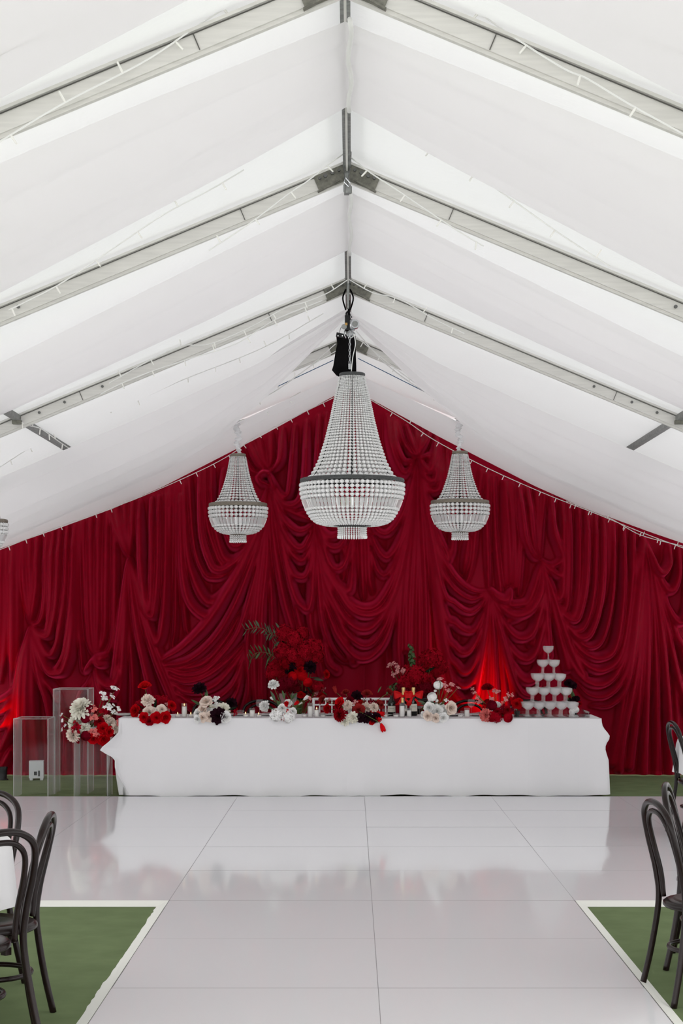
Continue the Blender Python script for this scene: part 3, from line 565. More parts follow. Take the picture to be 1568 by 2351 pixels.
# ================================================================== long table
TY0, TY1, TX0, TX1, TZ = 16.36, 17.12, -2.26, 2.42, .772
def tablecloth(label, x0, x1, lift, hem, left_end, right_end, seed):
    rnd = random.Random(seed); ph = [rnd.uniform(0, 6) for _ in range(6)]
    # perimeter path: back edge of one end, round the front, back again
    pts = []; nx = 70
    if left_end: pts += [(x0, TY1-(TY1-TY0-.03)*k/10, (-1, 0)) for k in range(10)]+[(x0+.03-.03*math.cos(a), TY0+.03-.03*math.sin(a), (-math.cos(a), -math.sin(a))) for a in [PI/2*k/6 for k in range(7)]]
    xa = x0+(.04 if left_end else 0); xb = x1-(.04 if right_end else 0)
    pts += [(xa+(xb-xa)*k/nx, TY0, (0, -1)) for k in range(nx+1)]
    if right_end: pts += [(x1-.03+.03*math.sin(a), TY0+.03-.03*math.cos(a), (math.sin(a), -math.cos(a))) for a in [PI/2*k/6 for k in range(7)]]+[(x1, TY0+.03+(TY1-TY0-.03)*k/10, (1, 0)) for k in range(1, 11)]
    nz = 22; V = []; Fc = []; m = len(pts)
    for i, (x, y, nrm) in enumerate(pts):
        corner = abs(nrm[0]*nrm[1])*2
        for k in range(nz+1):
            q = k/nz; z = TZ+lift-(TZ-hem)*q
            s = x*7+y*5
            out = lift+.012*q+q*.012*math.sin(s*1.1+ph[0])+q*q*.008*math.sin(s*2.7+ph[1])
            out += .0028*max(0, 1-abs(((x+.1) % .44)-.22)/.05)+.002*max(0, 1-abs(q-.47)/.05)
            dx = dy = 0
            if corner > .05 or abs(nrm[0]) > .3:
                if nrm[0] < 0:            # left end: flap sticking out high, tucked in low
                    dx = -.17*max(0, 1-abs(q-.40)/(.22 if q < .4 else .12))*(.5+.5*corner)-.03*min(1, max(0, (q-.3)/.15))+.5*max(0, q-.62)**1.3*(.3+.7*corner)
                    dy = -.05*math.sin(PI*q)*corner
                else:
                    dx = .075*math.exp(-((q-.24)/.10)**2)+.055*min(1, max(0, (q-.3)/.25))
            if left_end and nrm[0] > -.3 and x < x0+.45 and nrm[1] < -.7:
                e = (1-(x-x0)/.45); dx += .05*e*max(0, q-.6); dy += .03*e*math.sin(PI*q)
            zz = z+(.006*math.sin(s*.9+ph[2])+.004*math.sin(s*2.3+ph[3]))*q*q
            V.append((x+nrm[0]*out+dx, y+nrm[1]*out+dy, max(hem*.4, zz)))
    for i in range(m-1):
        for k in range(nz): Fc.append((i*(nz+1)+k, i*(nz+1)+k+1, (i+1)*(nz+1)+k+1, (i+1)*(nz+1)+k))
    t = thing('tablecloth', label, 'tablecloth', (0, 0, 0), 0, 'white cloths on the long table')
    link('front_drop', mesh('front_drop', V, Fc, M_LINEN, True), t)
    b = MB(); b.grid(lambda u, v: (x0+(x1-x0)*u, TY0-lift*.5+(TY1-TY0+lift)*v, TZ+lift+.001*math.sin(u*40)), 20, 6); b.build('top', M_LINEN, t, True)
    b = MB(); b.grid(lambda u, v: (x0+(x1-x0)*u, TY1+.01+.01*v*math.sin(u*50), TZ+lift-(TZ-.05)*v), 60, 6); b.build('back_drop', M_LINEN, t, True)
    return t
tablecloth('white cloth over the left half of the long table', TX0, .275, .004, .022, True, False, 1)
tablecloth('white cloth over the right half of the long table', -.29, TX1, .0, .03, False, True, 2)
TOP = TZ+.006

# ------------------------------------------------------------------ clear plinths
def plinth(label, px0, w_, d_, hgt, Y):
    x0 = (px0-CX)/F*Y; th = .010
    t = thing('acrylic_plinth', label, 'plinth', (x0+w_/2, Y+d_/2, 0), 0, 'clear acrylic plinths')
    MB().box((0, -d_/2+th/2, hgt/2), (w_, th, hgt)).build('front_sheet', M_ACRYLIC, t)
    MB().box((0, d_/2-th/2, hgt/2), (w_, th, hgt)).build('back_sheet', M_ACRYLIC, t)
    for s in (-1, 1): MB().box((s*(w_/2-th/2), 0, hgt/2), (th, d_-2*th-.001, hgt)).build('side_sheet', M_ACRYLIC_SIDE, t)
    MB().box((0, 0, hgt-th/2), (w_-2*th-.001, d_-2*th-.002, th)).build('top_sheet', M_ACRYLIC, t)
    e = .005  # strips added outside the corners to carry the painted edge glint
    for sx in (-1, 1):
        for sy in (-1, 1): MB().box((sx*(w_/2+e/2+.0005), sy*(d_/2+e/2+.0005), hgt/2), (e, e, hgt)).build('edge_glint_strip', M_EDGE_GLINT, t)
        MB().box((sx*(w_/2+e/2+.0005), 0, hgt+e/2), (e, d_+2*e, e)).build('edge_glint_strip', M_EDGE_GLINT, t)
        MB().box((0, sx*(d_/2+e/2+.0005), hgt+e/2), (w_, e, e)).build('edge_glint_strip', M_EDGE_GLINT, t)
    return t
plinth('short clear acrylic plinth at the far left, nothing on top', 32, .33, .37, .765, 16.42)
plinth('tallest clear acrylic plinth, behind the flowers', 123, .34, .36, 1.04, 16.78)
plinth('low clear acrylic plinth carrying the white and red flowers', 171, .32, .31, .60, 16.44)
o = MB().box(((1270-CX)/F*16.31, 16.31, .39), (.48, .005, .755)).build('acrylic_sheet', M_SHEET)
tag(o, 'thin clear acrylic sheet standing against the cloth below the glass tower', 'sheet')
# small white power box near the curtain foot
t = thing('power_box', 'small white plastic box standing by the curtain behind the plinths', 'box', ((84-CX)/F*18.3, 18.3, 0), .12)
MB().box((0, 0, .115), (.155, .12, .185)).build('body', M_PLASTIC, t)
for sx in (-1, 1):
    for sy in (-1, 1): MB().box((sx*.055, sy*.04, .011), (.03, .03, .022)).build('foot', M_PLASTIC, t)
MB().box((-.008, -.062, .075), (.032, .006, .04)).build('socket', M_BLACKPL, t)
MB().box((.03, -.062, .075), (.018, .006, .06)).build('switch', M_BLACKPL, t)
MB().box((0, -.061, .165), (.12, .003, .02)).build('seam', M_PLASTIC, t)

# ================================================================== bentwood chairs
def bentwood(name='bentwood_chair'):
    t = link(name, None)
    def tb(pts, r, nm, n=10, sm=9, closed=False):
        cur = crom(pts, sm) if not closed else [Vector(p) for p in pts]
        return MB().tube(cur, r, n, closed).build(nm, M_WOOD, t, True)
    # back frame: rear leg, hoop, rear leg in one bent piece (chair faces +Y)
    hp = [(-.225, -.245, 0), (-.205, -.205, .2), (-.185, -.178, .42), (-.187, -.19, .56), (-.195, -.225, .72), (-.175, -.25, .83), (-.10, -.262, .885), (0, -.265, .90)]
    full = hp+[(-x, y, z) for x, y, z in hp[-2::-1]]
    tb(full, .0150, 'hoop_back_frame')
    ip = [(-.148, -.166, .44), (-.149, -.18, .56), (-.152, -.215, .7), (-.132, -.242, .795), (-.075, -.255, .845), (0, -.258, .858)]
    tb(ip+[(-x, y, z) for x, y, z in ip[-2::-1]], .0125, 'inner_hoop')
    for s in (-1, 1):
        tb([(s*.14, .135, .44), (s*.155, .155, .25), (s*.175, .185, 0)], [.019]*13+[.016]*6, 'front_leg')
    b = MB(); b.lathe([(0, .448), (.16, .448), (.195, .444), (.208, .435), (.21, .42), (.2, .41), (.17, .41), (0, .41)], 32)
    sm = b.build('seat_ring', M_WOOD, t, True)
    MB().lathe([(0, .446), (.1, .4475), (.15, .4525), (.158, .4535), (.163, .45), (.163, .445)], 32).build('seat', M_SEATW, t, True)
    MB().tube([(.172*math.cos(a), -.01+.172*math.sin(a), .225) for a in [2*PI*k/36 for k in range(36)]], .0115, 8, True).build('foot_ring', M_WOOD, t, True)
    for s in (-1, 1):
        for y in (-1, 1): MB().box((s*.14, y*.125, .395), (.03, .03, .03)).build('corner_block', M_WOOD, t)
    return t
ch0 = bentwood(); used = [False]
def place_chair(x, y, face, z=0, label='', group=None):
    """face: direction the sitter looks, degrees from +X"""
    o = ch0 if not used[0] else copy_tree(ch0); used[0] = True
    o.location = (x, y, z); o.rotation_euler = (0, 0, math.radians(face-90)); o.scale = (1, 1, .985)
    return tag(o, label, 'chair', group)
LT = (-2.27, 7.3)
def at_table(c, deg, r, label, turn=0, z=0):
    a = math.radians(deg); place_chair(c[0]+r*math.cos(a), c[1]+r*math.sin(a), deg+180+turn, z, label, 'dark bentwood chairs at the guest tables')
at_table(LT, -12, .745, 'dark bentwood chair at left edge seen edge-on, its far leg standing free', 14)
place_chair(-1.565, 6.71, 143, 0, 'dark bentwood chair nearest the camera at the left edge, cut by the frame', 'dark bentwood chairs at the guest tables')
at_table(LT, 56, .72, 'dark bentwood chair furthest back at the left edge, only its hoop showing')
RT = (2.5, 8.0)
place_chair(1.63, 7.71, 8, 0, 'dark bentwood chair at right edge nearest the camera, full back hoop showing', 'dark bentwood chairs at the guest tables')
place_chair(1.83, 8.42, -15, 0, 'dark bentwood chair at right edge behind the nearest one', 'dark bentwood chairs at the guest tables')
place_chair(2.78, 13.32, 4, FT, 'dark bentwood chair standing on the white floor at the far right', 'dark bentwood chairs at the guest tables')
for px, lb in ((482, 'second bentwood chair behind the long table, by the blush and black flowers'), (598, 'bentwood chair behind the long table beside the white tulip flowers'), (968, 'bentwood chair behind the white flowers right of the bottles'), (1081, 'bentwood chair behind the long table beside the pink sprigs'), (1216, 'bentwood chair behind the champagne glass tower')):
    place_chair((px-CX)/F*17.5, 17.42, -90, 0, lb, 'bentwood chairs behind the long table')
def round_table(label, clabel, c, z, R=.76):
    t = thing('round_table', label, 'table', (c[0], c[1], z), 0, 'round guest tables')
    MB().lathe([(0, .74), (R, .74), (R+.01, .73), (R, .715), (0, .715)], 48).build('tabletop', M_WHITEWOOD, t)
    for k in range(4):
        a = PI/4+k*PI/2; MB().tube([(.4*math.cos(a), .4*math.sin(a), .715), (.5*math.cos(a), .5*math.sin(a), 0)], .016, 8).build('leg', M_STEEL, t)
    prof = [(0, .748), (R*.6, .748), (R+.005, .748), (R+.022, .74), (R+.03, .70), (R+.035, .62), (R+.04, .54), (R+.045, .475)]
    o = MB().lathe(prof, 120, (0, 0, 0), lambda a, i: 1+(.018*math.sin(a*17+1)+.012*math.sin(a*9))*max(0, i-3)/4).build('tablecloth', M_LINEN, None, True, (c[0], c[1], z))
    tag(o, clabel, 'tablecloth', 'white cloths on round guest tables')
round_table('round guest table under white cloth at the left edge', 'white cloth edge visible between the chairs at the left edge', LT, 0)
round_table('round guest table under white cloth just beyond the right edge', 'white cloth of the table beside the two near right chairs', RT, 0)
round_table('round guest table on the white floor at the far right', 'white cloth edge visible at far right beyond the dark chair', (3.39, 13.45), FT)
# white slatted chairs for the couple
def chiavari():
    t = link('chiavari_chair', None); wd = .385
    for s in (-1, 1):
        MB().tube(crom([(s*wd/2, -.2, 0), (s*wd/2, -.19, .45), (s*wd/2, -.235, .915)], 6), .014, 8).build('rear_leg', M_WHITEWOOD, t, True)
        MB().tube([(s*wd/2, .19, 0), (s*wd/2, .19, .44)], .014, 8).build('front_leg', M_WHITEWOOD, t, True)
        MB().tube([(s*wd/2, .19, .2), (s*wd/2, -.195, .2)], .01, 6).build('stretcher', M_WHITEWOOD, t, True)
    for z, r, nm in ((.905, .014, 'top_rail'), (.845, .009, 'back_rail'), (.64, .009, 'back_rail'), (.56, .010, 'back_rail')):
        y = -.19-.045*(z-.45)/.465; MB().tube([(-wd/2, y, z), (wd/2, y, z)], r, 8).build(nm, M_WHITEWOOD, t, True)
    for k in range(5):
        x = -wd/2+wd*(k+1)/6; MB().tube([(x, -.201, .56), (x, -.234, .905)], .008, 6).build('spindle', M_WHITEWOOD, t, True)
    MB().box((0, 0, .445), (.40, .40, .03)).build('seat', M_WHITEWOOD, t)
    MB().box((0, 0, .475), (.38, .38, .035)).build('cushion', M_LINEN, t)
    return t
c0 = chiavari()
for k, (px, lb) in enumerate(((762, 'left of the two white slatted chairs behind the centre flowers'), (857, 'right of the two white slatted chairs, beside the bottles'))):
    o = c0 if k == 0 else copy_tree(c0)
    o.location = ((px-CX)/F*17.62, 17.4, 0); o.rotation_euler = (0, 0, PI); tag(o, lb, 'chair', 'white couple chairs')

# ================================================================== chandeliers
def bead(b, c, r, h, n=6):
    x, y, z = c; V = [(x, y, z+h), (x, y, z-h)]
    for f, zz, o_ in ((.78, .52, 0), (1, 0, .5), (.78, -.52, 0)): V += [(x+f*r*math.cos(2*PI*(k+o_)/n), y+f*r*math.sin(2*PI*(k+o_)/n), z+zz*h) for k in range(n)]
    Fc = [(0, 2+k, 2+(k+1) % n) for k in range(n)]+[(1, 2+2*n+(k+1) % n, 2+2*n+k) for k in range(n)]
    for k in range(n):
        k2 = (k+1) % n; a0, a1, m0, m1, b0, b1 = 2+k, 2+k2, 2+n+k, 2+n+k2, 2+2*n+k, 2+2*n+k2
        Fc += [(a0, m0, a1), (a1, m0, m1), (m0, b0, b1) if False else (m0, b1, m1), (m0, b0, b1)]
    b.add(V, Fc)
def prism(b, c, w_, h, out):
    x, y, z = c; V = []; n = 4
    for zz, f, o_ in ((h, .35, 0), (h*.8, 1, 0), (-h*.7, .9, out), (-h, .3, out)):
        V += [(x+o_+w_*f*math.cos(2*PI*k/n), y+w_*f*math.sin(2*PI*k/n), z+zz) for k in range(n)]
    Fc = [(i*n+k, i*n+(k+1) % n, (i+1)*n+(k+1) % n, (i+1)*n+k) for i in range(3) for k in range(n)]+[(0, 1, 2, 3), (15, 14, 13, 12)]
    b.add(V, Fc)
def pl(prof, z):
    for (za, ra), (zb, rb) in zip(prof, prof[1:]):
        if za >= z >= zb: return ra+(rb-ra)*(za-z)/(za-zb)
    return prof[-1][1] if z < prof[-1][0] else prof[0][1]
def chandelier(name, label, loc, up, bowl, ring_top, ring_mid, ring_bot, fringe, n_up, n_bowl, prism_z, ringmat, inner=True, group='crystal chandeliers'):
    t = thing(name, label, 'chandelier', loc, 0, group)
    def band(rz, nm):
        r, z0, z1 = rz; MB().lathe([(r-.008, z0), (r, z0-.003), (r+.004, (z0+z1)/2), (r, z1+.003), (r-.008, z1), (r-.008, z0)], 64).build(nm, ringmat, t)
    band(ring_top, 'top_band'); band(ring_mid, 'middle_band'); band(ring_bot, 'bottom_band')
    # upper strand
    b = MB(); z = up[0][0]
    while z > up[-1][0]:
        r = pl(up, z); s = .49*2*PI*r/n_up; s = min(s, .0235); st = max(.012, 1.72*s); bead(b, (r, 0, z-st/2), s, st*.5); z -= st
    me = b.me('crystal_strand', M_CRYSTAL)
    for k in range(n_up):
        o = link('crystal_strand', me, t); o.rotation_euler = (0, 0, 2*PI*(k+.5)/n_up)
    if inner:      # second, inner layer of strands
        for k in range(n_up//2):
            o = link('inner_crystal_strand', me, t); o.rotation_euler = (0, 0, 2*PI*(k+.2)/(n_up//2)); o.scale = (.86, .86, 1)
    # bowl strand
    b = MB(); b2 = MB(); z = bowl[0][0]; done = False
    while z > bowl[-1][0]+.002:
        r = pl(bowl, z)
        if z <= prism_z[0] and not done:
            hh = (prism_z[0]-prism_z[1])/2; r2 = pl(bowl, prism_z[1])
            prism(b2, (r, 0, z-hh), .46*2*PI*r/n_bowl, hh, r2-r); z = prism_z[1]; done = True; continue
        s = min(.5*2*PI*r/n_bowl, .0235); r1 = pl(bowl, z-.01); sl = math.hypot(r-r1, .01)/.01
        st = max(.0035, 1.7*s/sl); bead(b, (r, 0, z-st/2), s, s*.9); z -= st
    me = b.me('bowl_strand', M_CRYSTAL); me2 = b2.me('prism_drop', M_PRISM)
    for k in range(n_bowl):
        o = link('bowl_strand', me, t); o.rotation_euler = (0, 0, 2*PI*k/n_bowl)
        o = link('prism_drop', me2, t); o.rotation_euler = (0, 0, 2*PI*k/n_bowl)
    r, z0, z1 = fringe; b = MB(); nf = max(22, int(n_bowl*.55)); s = .42*2*PI*r/nf
    zz = z0
    while zz > z1+.035: bead(b, (r, 0, zz-s), s, s); zz -= 2*s
    prism(b, (r*1.02, 0, (zz+z1)/2), s*.9, (zz-z1)/2, .0)
    me = b.me('fringe_strand', M_CRYSTAL)
    for k in range(nf):
        o = link('fringe_strand', me, t); o.rotation_euler = (0, 0, 2*PI*k/nf)
    for ch in t.children:
        if 'strand' in ch.name: ch['kind'] = 'stuff'
    # metal frame
    for k in range(6):
        a = 2*PI*(k-.02)/6-PI/2
        pts = [(r*.985*math.cos(a), r*.985*math.sin(a), z) for z, r in up]+[(ring_mid[0]*math.cos(a)*.98, ring_mid[0]*math.sin(a)*.98, ring_mid[2])]+[(r*.985*math.cos(a), r*.985*math.sin(a), z) for z, r in bowl]
        MB().tube(pts, .0038, 5).build('frame_rib', M_BLACKMETAL, t)
    MB().tube([(0, 0, ring_top[1]), (0, 0, ring_bot[1])], .006, 6).build('centre_rod', M_BLACKMETAL, t)
    for z, rr, n in ((ring_mid[1]+.02, ring_mid[0]*.45, 6), (ring_mid[1]-.02, ring_mid[0]*.6, 6)):
        b = MB(); b.tube([(rr*math.cos(2*PI*k/24), rr*math.sin(2*PI*k/24), z) for k in range(24)], .005, 5, True)
        for k in range(n):
            a = 2*PI*k/n; b.tube([(0, 0, z), (rr*math.cos(a), rr*math.sin(a), z)], .004, 5)
        b.build('lamp_frame', M_BLACKMETAL, t)
    for k in range(6):
        a = 2*PI*k/6; MB().tube([(rr*math.cos(a), rr*math.sin(a), z), (rr*math.cos(a), rr*math.sin(a), z+.07)], .011, 8).build('lamp_holder', M_WAX, t)
    return t
# large one: local z = 0 at the fringe tips
YM = 13.7; k_ = .2383*YM/F
def mz(y): return (2252-y)*k_
up = [(mz(690), 122*k_), (mz(780), 140*k_), (mz(870), 163*k_), (mz(1000), 190*k_), (mz(1100), 210*k_), (mz(1300), 258*k_), (mz(1500), 322*k_), (mz(1600), 375*k_), (mz(1668), 425*k_)]
bw = [(mz(1718), 492*k_), (mz(1790), 492*k_), (mz(1850), 478*k_), (mz(1940), 446*k_), (mz(2000), 418*k_), (mz(2050), 386*k_), (mz(2092), 340*k_), (mz(2118), 265*k_), (mz(2128), 150*k_)]
loc = P(808.5, 700+2252*.2383, YM)
chandelier('crystal_chandelier', 'largest crystal chandelier hanging in the centre from the hoist', loc, up, bw, (122*k_, mz(657), mz(692)), (500*k_, mz(1676), mz(1716)), (132*k_, mz(2122), mz(2142)), (134*k_, mz(2142), mz(2252)), 48, 64, (mz(1850), mz(1955)), M_DARKRING)
BIGTOP = loc+Vector((0, 0, mz(657)))
YS = 16.9; ks = .17857*YS/F
def sz(y): return (1940-y)*ks
ups = [(sz(836), 100*ks), (sz(1000), 130*ks), (sz(1100), 152*ks), (sz(1200), 182*ks), (sz(1300), 218*ks), (sz(1380), 258*ks), (sz(1428), 300*ks)]
bws = [(sz(1478), 366*ks), (sz(1560), 362*ks), (sz(1640), 344*ks), (sz(1720), 308*ks), (sz(1780), 255*ks), (sz(1815), 190*ks), (sz(1828), 110*ks)]
def small(label, cx, cy_bot, Y):
    f = Y/YS; S = lambda L: [(a*f, b*f) for a, b in L]
    lo = P(cx, cy_bot, Y)
    chandelier('crystal_chandelier', label, lo, S(ups), S(bws), (98*ks*f, sz(797)*f, sz(836)*f), (372*ks*f, sz(1432)*f, sz(1482)*f), (98*ks*f, sz(1820)*f, sz(1842)*f), (100*ks*f, sz(1842)*f, 0.0), 34, 40, (sz(1590)*f, sz(1705)*f), M_BRONZE, True)
    return lo+Vector((0, 0, sz(797)*f))
tl = small('small crystal chandelier left of the large one', 546.5, 1246, YS)
tr_ = small('small crystal chandelier right of the large one', 1056, 1240, YS)
te = small('small crystal chandelier cut off by the left edge', -50, 1283, 14.2)
def sleeve(label, a, b, seed, r0=.034):
    rnd = random.Random(seed); n = 90; V = []; Fc = []; m = 14
    for i in range(n+1):
        q = i/n; z = a.z+(b.z-a.z)*q; env = math.sin(PI*min(1, .08+q*.9))**.4
        cx = a.x+(b.x-a.x)*q+.012*math.sin(q*17+seed); r = r0*env*(.75+.25*math.sin(i*.9+1.5*math.sin(i*.31)))
        for k in range(m):
            an = 2*PI*k/m; rr = r*(1+.25*math.sin(an*2+i*.45)+.15*math.sin(an*3-i*.8)); V.append((cx+rr*math.cos(an), a.y+rr*math.sin(an), z+.008*math.sin(an+i*.2)))
    for i in range(n):
        for k in range(m): Fc.append((i*m+k, i*m+(k+1) % m, (i+1)*m+(k+1) % m, (i+1)*m+k))
    t = thing('chain_sleeve', label, 'chain sleeve', (0, 0, 0), 0, 'gathered white chain sleeves')
    link('cloth_sleeve', mesh('cloth_sleeve', V, Fc, M_LINEN, True), t)
    MB().tube([b, Vector((b.x, b.y, roof_z(b.x)-.03))], .004, 6).build('hanging_wire', M_CORD, t)
sleeve('white gathered cloth sleeve above the left small chandelier', tl, P(545, 938, YS), 1)
sleeve('white gathered cloth sleeve above the right small chandelier', tr_, P(1050, 930, YS), 4)
sleeve('white gathered cloth sleeve above the chandelier at the left edge', te, te+Vector((0, 0, .25)), 7)
# hoist, chain and bag above the large chandelier
yh = YM
t = thing('chain_hoist', 'zinc chain hoist hooked under the ridge above the large chandelier', 'hoist', (0, 0, 0))
body = MB(); c = P(809, 746, yh); body.tube([c+Vector((-.02, 0, 0)), c+Vector((.02, 0, 0))], [.045, .045], 14)
body.build('drum', M_CHROME, t); c2 = P(815, 745, yh-.03)
MB().tube([c2+Vector((0, .02, 0)), c2+Vector((.0, -.03, 0))], .036, 14).build('cover', M_CHROME, t)
MB().tube([c2+Vector((0, -.03, 0)), c2+Vector((0, -.034, 0))], .024, 14).build('cover_badge', M_STEEL, t)
MB().box(P(798, 742, yh), (.045, .06, .12)).build('hoist_body', M_BLACKMETAL, t)
MB().tube([P(796, 727, yh), P(806, 727, yh)], .024, 10).build('upper_sheave', M_CHROME, t)
MB().tube(crom([P(801, 713, yh), P(795, 720, yh), P(799, 730, yh), P(808, 727, yh)], 5), .008, 6).build('hook', M_BLACKMETAL, t)
MB().beam(P(801, 690, yh-.02), P(801, 722, yh-.02), .03, .02, (1, 0, 0)).build('hook_strap', M_BLACKCLOTH, t)
MB().tube([P(790, 750, yh-.02), P(790, 750, yh-.05)], .022, 12).build('side_wheel', M_STEEL, t)
MB().box(P(795, 744, yh-.05), (.018, .01, .02)).build('tag', mat('amber_tag', (196, 150, 70), .5), t)
MB().tube([P(795, 768, yh), P(812, 764, yh)], .028, 8).build('lower_guide', M_CHROME, t)
for s in (-1, 0, 1): MB().tube(crom([P(800+s*9, 760, yh-.03), P(803+s*12, 768, yh-.05), P(800+s*6, 776, yh-.03)], 4), .005, 5).build('guide_loop', M_CHROME, t)
lk = MB(); lk.tube([(.007*math.cos(a), 0, .014*math.sin(a)) for a in [2*PI*k/12 for k in range(12)]], .0028, 5, True); lme = lk.me('link', M_CHROME)
t = thing('lift_chain', 'bright steel chain from the hoist to the large chandelier', 'chain', (0, 0, 0))
za, zb = P(803, 768, yh).z, P(803, 836, yh).z; n = int((za-zb)/.022)
for k in range(n+1):
    o = link('chain_link', lme, t, (P(803, 800, yh).x, yh-.1, za-(za-zb)*k/n)); o.rotation_euler = (0, 0, PI/2*(k % 2)+.4)
MB().tube([(P(803, 800, yh).x, yh-.1, zb-.01), (P(803, 800, yh).x, yh-.08, zb-.05)], .012, 8).build('hook_block', M_CHROME, t)
MB().tube(crom([(P(803, 800, yh).x, yh-.08, zb-.04), (P(803, 800, yh).x+.012, yh-.04, zb-.07), (P(803, 800, yh).x, yh, BIGTOP.z-.004)], 4), .007, 6).build('bow_shackle', M_BLACKMETAL, t)
pw = crom([P(812, 766, yh-.12), P(816, 790, yh-.12), P(810, 820, yh-.12), P(807, 850, yh-.1), BIGTOP], 6)
tag(MB().tube(pw, .004, 6).build('power_cable', M_CORD), 'thin white cable beside the lift chain', 'cable')
b = MB()
prof = [(772, 816, 772), (774, 817, 790), (769, 817, 815), (765, 818, 840), (762, 818, 850), (772, 819, 862), (785, 818, 868)]
V = []; Fc = []
for (xa, xb, y) in prof:
    for k in range(16):
        a = 2*PI*k/16; cxx = (xa+xb)/2; rr = (xb-xa)/2
        p = P(cxx+rr*math.cos(a)*(1+.04*math.sin(5*a)), y, yh+.07); V.append(p+Vector((0, .055*math.sin(a), .006*math.sin(3*a))))
for i in range(len(prof)-1):
    for k in range(16): Fc.append((i*16+k, i*16+(k+1) % 16, (i+1)*16+(k+1) % 16, (i+1)*16+k))
Fc.append(tuple(96+k for k in range(16)))
t = thing('chain_bag', 'black cloth chain bag hanging behind the lift chain', 'bag', (0, 0, 0))
link('bag_cloth', mesh('bag_cloth', V, Fc, M_BLACKCLOTH, True), t)
MB().box(P(781, 770, yh), (.065, .02, .035), Matrix.Rotation(.2, 3, 'Y')).build('mounting_plate', M_BLACKMETAL, t)
for px in (776, 786): MB().tube([P(px, 771, yh-.01), P(px, 771, yh-.016)], .005, 6).build('bolt', M_CHROME, t)
MB().tube(crom([P(779, 765, yh), P(783, 752, yh), P(792, 745, yh)], 4), .003, 5).build('wire', M_STEEL, t)

